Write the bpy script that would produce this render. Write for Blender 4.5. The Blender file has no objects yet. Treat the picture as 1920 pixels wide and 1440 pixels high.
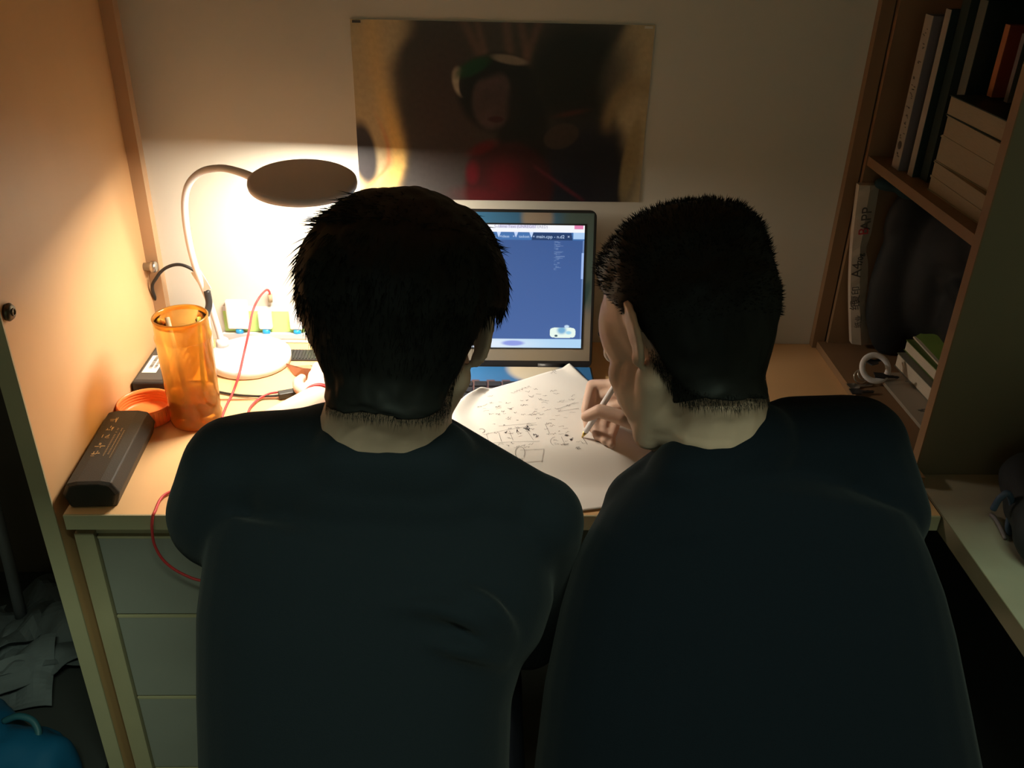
import bpy, bmesh, math, random
import numpy as np
from mathutils import Vector, Matrix, Euler
from mathutils import noise as mnoise

SC = bpy.context.scene
COL = SC.collection
PI = math.pi
random.seed(7)
rng = np.random.default_rng(7)

# ------------------------------------------------------------------ camera
FPX = 1720.0
CAM = np.array([0.0, 0.0, 1.57])
PITCH, YAW, ROLL = [math.radians(a) for a in (29.21, 2.3, 1.5)]
FWD = np.array([math.sin(YAW) * math.cos(PITCH), math.cos(YAW) * math.cos(PITCH), -math.sin(PITCH)])
RT0 = np.array([math.cos(YAW), -math.sin(YAW), 0.0])
UP0 = np.cross(RT0, FWD)
RT = math.cos(ROLL) * RT0 + math.sin(ROLL) * UP0
UP = -math.sin(ROLL) * RT0 + math.cos(ROLL) * UP0
cd = bpy.data.cameras.new('camera')
cam = bpy.data.objects.new('camera', cd)
COL.objects.link(cam)
cd.sensor_fit = 'HORIZONTAL'
cd.sensor_width = 36.0
cd.lens = FPX / 1920.0 * 36.0
cd.clip_start = 0.02
cam.matrix_world = Matrix(((RT[0], UP[0], -FWD[0], CAM[0]), (RT[1], UP[1], -FWD[1], CAM[1]),
                           (RT[2], UP[2], -FWD[2], CAM[2]), (0, 0, 0, 1)))
SC.camera = cam

# ------------------------------------------------------------------ world, room light, exposure
w = bpy.data.worlds.new('world'); SC.world = w; w.use_nodes = True
w.node_tree.nodes['Background'].inputs[0].default_value = (0.35, 0.45, 0.42, 1)
w.node_tree.nodes['Background'].inputs[1].default_value = 0.0
SC.view_settings.view_transform = 'Standard'
SC.view_settings.look = 'None'
SC.view_settings.exposure = 0.0
SC.view_settings.gamma = 1.0
SC.view_settings.use_curve_mapping = False
SC.cycles.use_denoising = True
SC.cycles.max_bounces = 10
SC.cycles.diffuse_bounces = 5
SC.cycles.transmission_bounces = 8
SC.cycles.sample_clamp_indirect = 4.0

ROOM_LIGHT_W = 26.0          # dim greenish ceiling lamp out of frame behind the bunk edge
DESK_LED = 112.0             # emission strength of the desk lamp panel
SCREEN_E = 1.0
al = bpy.data.lights.new('ceiling_tube', 'AREA')
al.shape = 'RECTANGLE'; al.size = 0.9; al.size_y = 0.12
al.energy = ROOM_LIGHT_W; al.color = (0.76, 1.0, 0.72)
alo = bpy.data.objects.new('ceiling_tube', al); COL.objects.link(alo)
alo.location = (0.15, -0.30, 2.60)
al2 = bpy.data.lights.new('room_fill', 'AREA')     # light of the rest of the dim room behind the camera
al2.shape = 'RECTANGLE'; al2.size = 1.6; al2.size_y = 1.2
al2.energy = 1.8; al2.color = (0.66, 0.95, 0.80)
al2o = bpy.data.objects.new('room_fill', al2); COL.objects.link(al2o)
al2o.location = (-0.3, -1.7, 1.7)
al2o.rotation_euler = (math.radians(82), 0, 0)


def pt(x, y, d):
    """point on the view ray of a photo pixel at axial distance d (used to place things at their own real distance)"""
    return CAM + d * (FWD + (x - 960) / FPX * RT - (y - 720) / FPX * UP)


def ptz(x, y, z):
    r = FWD + (x - 960) / FPX * RT - (y - 720) / FPX * UP
    return CAM + r * ((z - CAM[2]) / r[2])


def pty(x, y, Y):
    r = FWD + (x - 960) / FPX * RT - (y - 720) / FPX * UP
    return CAM + r * (Y / r[1])


# ------------------------------------------------------------------ materials
def mat(name, col, rough=0.6, metal=0.0, spec=0.5, nscale=0, namt=0.0, bump=0.0, bscale=200, stretch=(1, 1, 1),
        trans=0.0, ior=1.45, coat=0.0, sss=0.0, emit=None, estr=0.0, alpha=1.0, sheen=0.0, col2=None):
    m = bpy.data.materials.new(name); m.use_nodes = True
    nt = m.node_tree; b = nt.nodes['Principled BSDF']
    b.inputs['Base Color'].default_value = (*col, 1)
    b.inputs['Roughness'].default_value = rough
    b.inputs['Metallic'].default_value = metal
    b.inputs['Specular IOR Level'].default_value = spec
    b.inputs['IOR'].default_value = ior
    b.inputs['Transmission Weight'].default_value = trans
    b.inputs['Coat Weight'].default_value = coat
    b.inputs['Subsurface Weight'].default_value = sss
    b.inputs['Subsurface Radius'].default_value = (0.01, 0.004, 0.002)
    b.inputs['Subsurface Scale'].default_value = 0.6
    b.inputs['Sheen Weight'].default_value = sheen
    b.inputs['Alpha'].default_value = alpha
    if emit:
        b.inputs['Emission Color'].default_value = (*emit, 1)
        b.inputs['Emission Strength'].default_value = estr
    if nscale or bump:
        tc = nt.nodes.new('ShaderNodeTexCoord'); mp = nt.nodes.new('ShaderNodeMapping')
        mp.inputs['Scale'].default_value = stretch
        nt.links.new(tc.outputs['Object'], mp.inputs['Vector'])
    if nscale:
        n = nt.nodes.new('ShaderNodeTexNoise'); n.inputs['Scale'].default_value = nscale
        n.inputs['Detail'].default_value = 6
        r = nt.nodes.new('ShaderNodeMix'); r.data_type = 'RGBA'
        c2 = col2 or tuple(max(0, c * (1 - namt)) for c in col)
        c1 = tuple(min(1, c * (1 + (0 if col2 else namt * 0.5))) for c in col)
        r.inputs['A'].default_value = (*c1, 1); r.inputs['B'].default_value = (*c2, 1)
        nt.links.new(mp.outputs[0], n.inputs['Vector'])
        nt.links.new(n.outputs['Fac'], r.inputs['Factor'])
        nt.links.new(r.outputs['Result'], b.inputs['Base Color'])
    if bump:
        n2 = nt.nodes.new('ShaderNodeTexNoise'); n2.inputs['Scale'].default_value = bscale
        n2.inputs['Detail'].default_value = 4
        bp = nt.nodes.new('ShaderNodeBump'); bp.inputs['Strength'].default_value = bump
        bp.inputs['Distance'].default_value = 0.002
        nt.links.new(mp.outputs[0], n2.inputs['Vector'])
        nt.links.new(n2.outputs['Fac'], bp.inputs['Height'])
        nt.links.new(bp.outputs[0], b.inputs['Normal'])
    return m


def vcol_mat(name, rough=0.5, emit=0.0, spec=0.5):
    m = bpy.data.materials.new(name); m.use_nodes = True
    nt = m.node_tree; b = nt.nodes['Principled BSDF']
    a = nt.nodes.new('ShaderNodeAttribute'); a.attribute_name = 'print'
    b.inputs['Roughness'].default_value = rough
    b.inputs['Specular IOR Level'].default_value = spec
    if emit:
        b.inputs['Base Color'].default_value = (0.01, 0.01, 0.012, 1)
        nt.links.new(a.outputs['Color'], b.inputs['Emission Color'])
        b.inputs['Emission Strength'].default_value = emit
    else:
        nt.links.new(a.outputs['Color'], b.inputs['Base Color'])
    return m


M = {}
M['wall'] = mat('wall_paint', (0.60, 0.57, 0.50), 0.85, nscale=3, namt=0.05, bump=0.08, bscale=90)
M['floor'] = mat('floor_tile', (0.16, 0.14, 0.13), 0.5, nscale=8, namt=0.3)
M['wood'] = mat('beech_laminate', (0.66, 0.39, 0.19), 0.42, nscale=7, namt=0.13, stretch=(1, 1, 0.12))
M['wood_h'] = mat('beech_worktop', (0.70, 0.43, 0.21), 0.38, nscale=9, namt=0.10, stretch=(0.15, 1.4, 1))
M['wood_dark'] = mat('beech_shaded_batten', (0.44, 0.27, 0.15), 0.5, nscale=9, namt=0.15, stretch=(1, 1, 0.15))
M['wood_edge'] = mat('cream_edge_band', (0.44, 0.38, 0.24), 0.5, nscale=12, namt=0.12)
M['drawer'] = mat('pale_drawer_front', (0.30, 0.29, 0.26), 0.5, nscale=14, namt=0.08)
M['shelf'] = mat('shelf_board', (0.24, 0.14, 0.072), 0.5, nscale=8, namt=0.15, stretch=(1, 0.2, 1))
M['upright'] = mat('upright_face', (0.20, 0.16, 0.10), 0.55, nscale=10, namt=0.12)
M['sidetop'] = mat('pale_side_top', (0.36, 0.33, 0.25), 0.5, nscale=40, namt=0.08)
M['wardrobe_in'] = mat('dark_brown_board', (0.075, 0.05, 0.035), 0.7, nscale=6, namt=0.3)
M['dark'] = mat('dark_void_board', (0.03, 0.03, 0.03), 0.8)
M['white'] = mat('white_plastic', (0.78, 0.76, 0.78), 0.3, spec=0.5)
M['grey_top'] = mat('grey_lamp_shell', (0.60, 0.57, 0.60), 0.45)
M['black'] = mat('black_plastic', (0.022, 0.021, 0.022), 0.42)
M['blackmatte'] = mat('black_leatherette', (0.030, 0.029, 0.024), 0.5, spec=0.3, bump=0.25, bscale=600)
M['led'] = mat('led_panel', (0.9, 0.9, 0.9), 0.5, emit=(1.0, 0.90, 0.72), estr=DESK_LED)
M['hair'] = mat('black_hair', (0.008, 0.008, 0.008), 0.5, spec=0.22)
M['skin'] = mat('skin', (0.66, 0.45, 0.35), 0.5, spec=0.35, sss=0.06, nscale=30, namt=0.10, bump=0.05, bscale=300)
M['shirt'] = mat('navy_jersey', (0.0085, 0.012, 0.0165), 0.9, spec=0.10, sheen=0.05, bump=0.25, bscale=900)
M['shirt_b'] = mat('dark_navy_jersey', (0.0045, 0.007, 0.011), 0.9, spec=0.08, sheen=0.04, bump=0.25, bscale=900)
M['trouser'] = mat('dark_trouser', (0.018, 0.020, 0.030), 0.9, spec=0.1)
M['red'] = mat('red_braided_cord', (0.62, 0.045, 0.05), 0.5, nscale=400, namt=0.35)
M['gold'] = mat('gold_foil', (0.55, 0.42, 0.2), 0.4, metal=0.6)
M['metal'] = mat('steel', (0.55, 0.52, 0.48), 0.3, metal=1.0)
M['paper'] = mat('drawing_paper', (0.80, 0.76, 0.71), 0.8, spec=0.2, nscale=5, namt=0.05)
M['ink'] = mat('pencil_graphite', (0.16, 0.14, 0.13), 0.6)
M['ink_dark'] = mat('dark_ink', (0.05, 0.045, 0.045), 0.6)
M['orange'] = mat('orange_lid_plastic', (0.85, 0.24, 0.055), 0.35, sss=0.1)
M['cover_dark'] = mat('dark_green_cover', (0.012, 0.022, 0.018), 0.5)
M['pages'] = mat('page_block', (0.32, 0.25, 0.16), 0.8, nscale=60, namt=0.18, stretch=(1, 1, 14))
M['pages_w'] = mat('white_page_block', (0.55, 0.48, 0.38), 0.8, nscale=60, namt=0.15, stretch=(1, 1, 14))
M['lavender'] = mat('lavender_cover', (0.17, 0.14, 0.145), 0.5)
M['spine_w'] = mat('pale_spine', (0.33, 0.28, 0.23), 0.5)
M['printdark'] = mat('dark_print', (0.08, 0.07, 0.06), 0.6)
M['redbook'] = mat('rust_red_cover', (0.30, 0.055, 0.03), 0.5)
M['orangespine'] = mat('orange_spine', (0.42, 0.15, 0.06), 0.5)
M['greycov'] = mat('grey_green_cover', (0.13, 0.13, 0.10), 0.5)
M['green'] = mat('green_cover', (0.10, 0.16, 0.03), 0.5, nscale=14, namt=0.3)
M['lime'] = mat('lime_green_board', (0.50, 0.75, 0.22), 0.5)
M['blue'] = mat('bright_blue_cap', (0.02, 0.28, 0.62), 0.35)
M['bagblack'] = mat('black_nylon', (0.010, 0.012, 0.014), 0.7, bump=0.4, bscale=60)
M['teal'] = mat('dark_teal_cloth', (0.008, 0.035, 0.045), 0.8)
M['wrap'] = mat('white_plastic_wrap', (0.50, 0.42, 0.34), 0.35, bump=0.3, bscale=40)
M['bluebag'] = mat('blue_plastic_bag', (0.006, 0.09, 0.20), 0.45, bump=0.5, bscale=20)
M['greypaper'] = mat('crumpled_grey_paper', (0.14, 0.15, 0.165), 0.8, nscale=9, namt=0.5)
M['brownpaper'] = mat('brown_dry_peel', (0.42, 0.18, 0.10), 0.6, nscale=40, namt=0.3)
M['label'] = mat('white_label', (0.75, 0.73, 0.68), 0.6)
M['redprint'] = mat('red_print', (0.45, 0.04, 0.05), 0.6)
M['bronze'] = mat('bronze_knob', (0.10, 0.08, 0.05), 0.35, metal=0.8)
M['clear'] = mat('clear_plastic_sleeve', (0.55, 0.47, 0.38), 0.3, alpha=0.45)
M['lid_skin'] = vcol_mat('laptop_skin_print', 0.35)
M['poster'] = vcol_mat('poster_print', 0.38, spec=0.4)
M['screen'] = vcol_mat('lcd_picture', 0.3, emit=SCREEN_E)
M['screentext'] = mat('lcd_text', (0, 0, 0), 0.5, emit=(0.55, 0.7, 0.95), estr=0.9 * SCREEN_E)
M['screentext_d'] = mat('lcd_text_grey', (0, 0, 0), 0.5, emit=(0.35, 0.33, 0.5), estr=0.9 * SCREEN_E)
M['orangeglass'] = mat('orange_clear_plastic', (1.0, 0.40, 0.05), 0.06, trans=1.0, ior=1.12)
M['tea'] = mat('brown_tea', (0.72, 0.30, 0.10), 0.02, trans=1.0, ior=1.2)
M['eye'] = mat('eye_white', (0.7, 0.68, 0.65), 0.2)
M['sole'] = mat('shoe_fabric', (0.03, 0.03, 0.035), 0.8)


# ------------------------------------------------------------------ scene helpers
def wloc(o):
    l = Vector((0, 0, 0))
    while o is not None:
        l += o.location; o = o.parent
    return l


def tag(o, label=None, cat=None, group=None, kind=None):
    if label: o['label'] = label
    if cat: o['category'] = cat
    if group: o['group'] = group
    if kind: o['kind'] = kind
    return o


def thing(name, label, cat, loc=(0, 0, 0), group=None):
    o = bpy.data.objects.new(name, None); COL.objects.link(o)
    o.empty_display_size = 0.02
    o.location = loc
    return tag(o, label, cat, group)


def link_mesh(name, me, material, parent=None, loc=None):
    """mesh given in world coordinates; parent's location is subtracted"""
    o = bpy.data.objects.new(name, me); COL.objects.link(o)
    if parent is not None:
        o.parent = parent
        off = wloc(parent)
    else:
        off = Vector(loc) if loc is not None else Vector((0, 0, 0))
        o.location = off
    me.transform(Matrix.Translation(-off))
    if material is not None and not me.materials:
        me.materials.append(material)
    return o


class MB:
    def __init__(s):
        s.v = []; s.f = []; s.sm = []

    def add(s, vs, fs, smooth=False):
        b = len(s.v)
        s.v += [tuple(map(float, p)) for p in vs]
        s.f += [tuple(i + b for i in f) for f in fs]
        s.sm += [smooth] * len(fs)
        return s

    def box(s, x0, x1, y0, y1, z0, z1, R=None, c=None):
        vs = [(x, y, z) for z in (z0, z1) for y in (y0, y1) for x in (x0, x1)]
        if R is not None:
            c = Vector(c) if c is not None else Vector(((x0 + x1) / 2, (y0 + y1) / 2, (z0 + z1) / 2))
            vs = [c + R @ (Vector(p) - c) for p in vs]
        return s.add(vs, [(0, 2, 3, 1), (4, 5, 7, 6), (0, 1, 5, 4), (1, 3, 7, 5), (3, 2, 6, 7), (2, 0, 4, 6)])

    def hexa(s, bot, top):
        n = len(bot)
        return s.add(list(bot) + list(top), [tuple(range(n))[::-1], tuple(range(n, 2 * n))] +
                     [(i, (i + 1) % n, n + (i + 1) % n, n + i) for i in range(n)])

    def lathe(s, prof, c, seg=48, smooth=True, R=None, close=False, open_top=False):
        vs = []; n = len(prof)
        for r, z in prof:
            for k in range(seg):
                a = 2 * PI * k / seg
                p = Vector((r * math.cos(a), r * math.sin(a), z))
                if R is not None: p = R @ p
                vs.append(p + Vector(c))
        fs = []
        for i in range(n - 1):
            for k in range(seg):
                k2 = (k + 1) % seg
                fs.append((i * seg + k, i * seg + k2, (i + 1) * seg + k2, (i + 1) * seg + k))
        if close:
            for k in range(seg):
                k2 = (k + 1) % seg
                fs.append(((n - 1) * seg + k, (n - 1) * seg + k2, k2, k))
        else:
            if prof[0][0] > 1e-6: fs.append(tuple(range(seg))[::-1])
            if prof[-1][0] > 1e-6 and not open_top: fs.append(tuple(range((n - 1) * seg, n * seg)))
        return s.add(vs, fs, smooth)

    def tube(s, pts, r, seg=10, caps=True):
        pts = [Vector(p) for p in pts]
        rs = r if isinstance(r, (list, tuple)) else [r] * len(pts)
        t0 = (pts[1] - pts[0]).normalized()
        n = t0.orthogonal().normalized()
        vs = []
        for i, p in enumerate(pts):
            a = pts[max(0, i - 1)]; b = pts[min(len(pts) - 1, i + 1)]
            t = (b - a)
            t = t.normalized() if t.length > 1e-9 else t0
            n = (n - t * n.dot(t)).normalized(); bn = t.cross(n)
            for k in range(seg):
                an = 2 * PI * k / seg
                vs.append(p + (n * math.cos(an) + bn * math.sin(an)) * rs[i])
        fs = []
        for i in range(len(pts) - 1):
            for k in range(seg):
                k2 = (k + 1) % seg
                fs.append((i * seg + k, i * seg + k2, (i + 1) * seg + k2, (i + 1) * seg + k))
        if caps:
            fs.append(tuple(range(seg))[::-1]); fs.append(tuple(range((len(pts) - 1) * seg, len(pts) * seg)))
        return s.add(vs, fs, True)

    def torus(s, c, R0, r, Rm=None, seg=36, s2=10, sq=1.0):
        vs = []; fs = []
        for i in range(seg):
            a = 2 * PI * i / seg
            for j in range(s2):
                b = 2 * PI * j / s2
                p = Vector(((R0 + r * math.cos(b)) * math.cos(a), (R0 + r * math.cos(b)) * math.sin(a), sq * r * math.sin(b)))
                if Rm is not None: p = Rm @ p
                vs.append(p + Vector(c))
        for i in range(seg):
            for j in range(s2):
                i2 = (i + 1) % seg; j2 = (j + 1) % s2
                fs.append((i * s2 + j, i2 * s2 + j, i2 * s2 + j2, i * s2 + j2))
        return s.add(vs, fs, True)

    def ell(s, c, rad, R=None, seg=20, rings=12):
        vs = [(0, 0, -1)]
        for i in range(1, rings):
            t = PI * i / rings
            for k in range(seg):
                a = 2 * PI * k / seg
                vs.append((math.sin(t) * math.cos(a), math.sin(t) * math.sin(a), -math.cos(t)))
        vs.append((0, 0, 1))
        out = []
        for p in vs:
            q = Vector((p[0] * rad[0], p[1] * rad[1], p[2] * rad[2]))
            if R is not None: q = R @ q
            out.append(q + Vector(c))
        fs = []
        for k in range(seg):
            fs.append((0, 1 + (k + 1) % seg, 1 + k))
            b = 1 + (rings - 2) * seg
            fs.append((b + k, b + (k + 1) % seg, len(vs) - 1))
        for i in range(rings - 2):
            for k in range(seg):
                k2 = (k + 1) % seg
                a = 1 + i * seg
                fs.append((a + k, a + k2, a + seg + k2, a + seg + k))
        return s.add(out, fs, True)

    def mesh(s, name):
        me = bpy.data.meshes.new(name)
        me.from_pydata(s.v, [], s.f)
        me.polygons.foreach_set('use_smooth', s.sm)
        me.update()
        return me

    def build(s, name, material, parent=None, loc=None, bevel=0.0, seg=2):
        me = s.mesh(name)
        o = link_mesh(name, me, material, parent, loc)
        if bevel:
            m = o.modifiers.new('bevel', 'BEVEL'); m.width = bevel; m.segments = seg
            m.limit_method = 'ANGLE'; m.angle_limit = math.radians(35)
        return o


def struct(name, mb, m):
    o = mb.build(name, m)
    return tag(o, kind='structure')


def catmull(P, n=8):
    P = [Vector(p) for p in P]
    Q = [P[0] * 2 - P[1]] + P + [P[-1] * 2 - P[-2]]
    out = []
    for i in range(1, len(Q) - 2):
        for k in range(n):
            t = k / n
            p0, p1, p2, p3 = Q[i - 1], Q[i], Q[i + 1], Q[i + 2]
            out.append(0.5 * ((2 * p1) + (p2 - p0) * t + (2 * p0 - 5 * p1 + 4 * p2 - p3) * t * t + (3 * p1 - p0 - 3 * p2 + p3) * t ** 3))
    out.append(P[-1])
    return out


def text_mesh(txt, size, m3, name, material, parent, extrude=0.0002, align='CENTER', loc=None):
    cu = bpy.data.curves.new(name, 'FONT'); cu.body = txt; cu.size = size
    cu.align_x = align; cu.align_y = 'CENTER'; cu.extrude = extrude
    to = bpy.data.objects.new(name + '_src', cu); COL.objects.link(to)
    bpy.context.view_layer.update()
    dg = bpy.context.evaluated_depsgraph_get()
    me = bpy.data.meshes.new_from_object(to.evaluated_get(dg))
    bpy.data.objects.remove(to, do_unlink=True)
    me.materials.clear()
    me.transform(m3)
    return link_mesh(name, me, material, parent, loc)


def frame(o, x, y):
    """4x4 with origin o, x axis, y axis (orthonormalised)"""
    x = Vector(x).normalized(); y = Vector(y); y = (y - x * y.dot(x)).normalized(); z = x.cross(y)
    return Matrix(((x[0], y[0], z[0], o[0]), (x[1], y[1], z[1], o[1]), (x[2], y[2], z[2], o[2]), (0, 0, 0, 1)))


def sstep(a, b, x):
    t = np.clip((x - a) / (b - a), 0, 1)
    return t * t * (3 - 2 * t)


def print_grid(name, material, parent, o, ux, uy, nx, ny, colfun, loc=None):
    """flat printed sheet: dense grid with a colour per vertex; colfun(u,v) v down"""
    o, ux, uy = map(np.array, (o, ux, uy))
    U, V = np.meshgrid(np.linspace(0, 1, nx + 1), np.linspace(0, 1, ny + 1))
    co = o + U[..., None] * ux + V[..., None] * uy
    me = bpy.data.meshes.new(name)
    idx = np.arange((nx + 1) * (ny + 1)).reshape(ny + 1, nx + 1)
    q = np.stack([idx[:-1, :-1], idx[1:, :-1], idx[1:, 1:], idx[:-1, 1:]], -1).reshape(-1, 4)
    me.from_pydata(co.reshape(-1, 3).tolist(), [], q.tolist())
    c = np.clip(colfun(U, V), 0, 1)
    c = np.concatenate([c, np.ones(c.shape[:2] + (1,))], -1).reshape(-1)
    at = me.color_attributes.new('print', 'FLOAT_COLOR', 'POINT')
    at.data.foreach_set('color', c.astype(np.float32))
    me.update()
    return link_mesh(name, me, material, parent, loc)


# ------------------------------------------------------------------ room shell
WY = 1.64
struct('floor', MB().box(-2.2, 2.2, -2.4, WY, -0.05, 0.0), M['floor'])
struct('ceiling', MB().box(-2.2, 2.2, -2.4, WY, 2.75, 2.85), M['wall'])
struct('wall_back', MB().box(-2.2, 2.2, WY, WY + 0.1, -0.05, 2.85), M['wall'])
struct('wall_left', MB().box(-2.3, -2.2, -2.4, WY, -0.05, 2.85), M['wall'])
struct('wall_right', MB().box(2.2, 2.3, -2.4, WY, -0.05, 2.85), M['wall'])
struct('wall_front', MB().box(-2.2, 2.2, -2.5, -2.4, -0.05, 2.85), M['wall'])
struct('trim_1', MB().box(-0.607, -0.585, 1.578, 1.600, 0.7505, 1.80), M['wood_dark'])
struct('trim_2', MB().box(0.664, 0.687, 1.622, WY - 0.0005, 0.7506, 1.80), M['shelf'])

# bunk above the desk (out of frame: it keeps the ceiling light off the alcove)
t = thing('bunk_bed', 'wooden bunk bed platform above the desk alcove', 'bed', (0.05, 1.2, 1.80))
MB().box(-0.66, 1.35, 0.305, 1.635, 1.8005, 1.86).build('bed_platform', M['wood'], t)
MB().box(-0.66, 1.35, 0.28, 0.305, 1.79, 1.98).build('side_rail', M['wood'], t)

# ------------------------------------------------------------------ left cabinet panel
t = thing('cabinet_panel', 'tall beech cabinet side panel left of the desk, glowing in the lamp light', 'panel', (-0.62, 1.35, 0))
MB().box(-0.629, -0.607, 1.072, WY - 0.001, 0, 1.795).build('panel_board', M['wood'], t)
MB().box(-0.6305, -0.6055, 1.069, 1.072, 0, 1.795).build('edge_band', M['wood_edge'], t)
Rx90 = Matrix.Rotation(PI / 2, 3, 'Y')
MB().lathe([(0.0, 0), (0.0075, 0.0), (0.0075, 0.012), (0.0105, 0.0135), (0.0105, 0.020), (0.008, 0.0225), (0.0, 0.0225)],
           (-0.607, 1.5652, 0.9318), 24, R=Rx90).build('shelf_peg', M['metal'], t)
k = MB().lathe([(0.0, 0), (0.011, 0.0), (0.012, 0.004), (0.009, 0.008), (0.0, 0.009)], (-0.607, 1.088, 1.062), 24, R=Rx90)
k.torus((-0.598, 1.088, 1.062), 0.0045, 0.0012, Rx90, 16, 6)
k.build('cam_bolt', M['bronze'], t)

# ------------------------------------------------------------------ desk
t = thing('desk', 'beech desk worktop with cream front edge under the lamp', 'desk', (0.04, 1.35, 0.72))
MB().box(-0.596, 0.684, 1.0745, WY - 0.001, 0.724, 0.75).build('worktop', M['wood_h'], t)
MB().box(-0.596, 0.684, 1.071, 1.0745, 0.724, 0.7502).build('edge_band', M['wood_edge'], t, bevel=0.001)
MB().box(0.655, 0.680, 1.10, 1.63, 0.0, 0.724).build('side_panel', M['wood'], t)

t = thing('drawer_cabinet', 'pale drawer cabinet under the left end of the desk', 'cabinet', (-0.40, 1.36, 0))
b = MB()
b.box(-0.597, -0.569, 1.09, 1.62, 0, 0.702); b.box(-0.215, -0.19, 1.09, 1.62, 0, 0.702)
b.box(-0.569, -0.215, 1.60, 1.62, 0, 0.702); b.box(-0.569, -0.215, 1.11, 1.60, 0.06, 0.08)
b.box(-0.569, -0.215, 1.10, 1.60, 0.695, 0.702)
b.box(-0.597, -0.19, 1.13, 1.62, 0.702, 0.7235)
b.build('body', M['wood_edge'], t)
zz = [0.694, 0.5366, 0.3555, 0.178, 0.02]
for i in range(4):
    o = MB().box(-0.566, -0.218, 1.094, 1.112, zz[i + 1] + 0.004, zz[i]).build('drawer', M['drawer'], t, bevel=0.0012)
    MB().box(-0.566, -0.218, 1.0935, 1.1125, zz[i] - 0.0035, zz[i] + 0.0004).build('top_edge', M['wood_edge'], o)  # paler strip puts the edge highlight line into each drawer's colour

# ------------------------------------------------------------------ side table on the right and bookcase
t = thing('side_table', 'pale side table top running towards the viewer at the right edge', 'table', (1.0, 0.95, 0))
MB().box(0.688, 1.38, 0.15, WY - 0.001, 0.722, 0.75).build('table_top', M['sidetop'], t)
MB().box(0.6865, 0.688, 0.15, WY - 0.001, 0.7215, 0.7502).build('edge_band', M['upright'], t)
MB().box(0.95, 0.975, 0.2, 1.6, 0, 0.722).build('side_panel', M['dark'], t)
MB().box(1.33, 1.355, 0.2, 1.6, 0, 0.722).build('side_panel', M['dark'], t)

t = thing('bookcase', 'open beech bookcase on the right, shelves facing the desk', 'bookcase', (0.85, 1.41, 0.75))
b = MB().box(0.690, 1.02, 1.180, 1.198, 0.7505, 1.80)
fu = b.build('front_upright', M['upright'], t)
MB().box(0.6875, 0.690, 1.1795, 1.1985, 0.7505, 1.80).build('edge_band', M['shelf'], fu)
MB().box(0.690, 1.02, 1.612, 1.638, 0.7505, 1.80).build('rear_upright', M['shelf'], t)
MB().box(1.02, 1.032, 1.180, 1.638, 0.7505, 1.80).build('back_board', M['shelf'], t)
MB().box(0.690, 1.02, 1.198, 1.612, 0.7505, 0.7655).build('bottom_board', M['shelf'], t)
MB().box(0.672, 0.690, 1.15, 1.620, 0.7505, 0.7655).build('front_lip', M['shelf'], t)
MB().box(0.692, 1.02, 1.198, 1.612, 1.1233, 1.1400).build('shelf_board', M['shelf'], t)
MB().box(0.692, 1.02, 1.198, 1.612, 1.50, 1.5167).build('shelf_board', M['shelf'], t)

# ------------------------------------------------------------------ desk lamp
LC = np.array([-0.433, 1.5465, 0.7502])
t = thing('desk_lamp', 'white desk lamp with round flat head on a bent gooseneck and round base', 'lamp', tuple(LC))
MB().lathe([(0.0, 0), (0.073, 0.0), (0.076, 0.003), (0.076, 0.015), (0.073, 0.018), (0.0, 0.0185)], LC, 64).build('base', M['white'], t)
MB().lathe([(0.0, 0), (0.012, 0), (0.012, 0.012), (0.008, 0.016), (0, 0.016)], (-0.490, 1.575, 0.7683), 24).build('neck_socket', M['white'], t)
HC = np.array([-0.285, 1.445, 1.124])
tilt = Matrix.Rotation(math.radians(5.5), 3, 'X') @ Matrix.Rotation(math.radians(1.5), 3, 'Y')
g = catmull([(-0.490, 1.575, 0.77), (-0.498, 1.567, 0.85), (-0.508, 1.54, 0.95), (-0.503, 1.515, 1.04), (-0.490, 1.505, 1.095),
             (-0.462, 1.497, 1.126), (-0.425, 1.487, 1.137), (-0.393, 1.478, 1.134), (-0.366, 1.468, 1.127)], 10)
rs = [0.0058] * (len(g) - 22) + [0.0058 + 0.0014 * i / 21 for i in range(22)]
MB().tube(g, rs, 14).build('gooseneck', M['white'], t)
h = MB().lathe([(0.0, 0.012), (0.081, 0.012), (0.0855, 0.009), (0.0865, 0.004), (0.0855, -0.001), (0.079, -0.002), (0.079, 0.001), (0.0, 0.001)],
               HC, 72, R=tilt)
h.build('lamp_head', M['grey_top'], t)
pan = MB().lathe([(0.0, 0.0005), (0.076, 0.0005), (0.076, -0.0012), (0.0, -0.0012)], HC, 64, R=tilt).build('light_panel', M['led'], t)

# ------------------------------------------------------------------ bodies
def ring_loft(rings, n=28, ex=2.5):
    """closed tube through rings (centre, half width a, half depth b, width direction)"""
    vs = []; m = len(rings)
    cs = [Vector(r[0]) for r in rings]
    for i, r in enumerate(rings):
        tg = (cs[min(i + 1, m - 1)] - cs[max(i - 1, 0)]).normalized()
        wd = Vector(r[3]) if len(r) > 3 else Vector(RT)
        wd = (wd - tg * wd.dot(tg)).normalized()
        nn = tg.cross(wd).normalized()
        for k in range(n):
            a = 2 * PI * k / n
            c, s_ = math.cos(a), math.sin(a)
            vs.append(cs[i] + wd * (r[1] * math.copysign(abs(c) ** (2 / ex), c)) + nn * (r[2] * math.copysign(abs(s_) ** (2 / ex), s_)))
    fs = [tuple(range(n))[::-1], tuple(range((m - 1) * n, m * n))]
    for i in range(m - 1):
        for k in range(n):
            k2 = (k + 1) % n
            fs.append((i * n + k, i * n + k2, (i + 1) * n + k2, (i + 1) * n + k))
    return vs, fs


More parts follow.
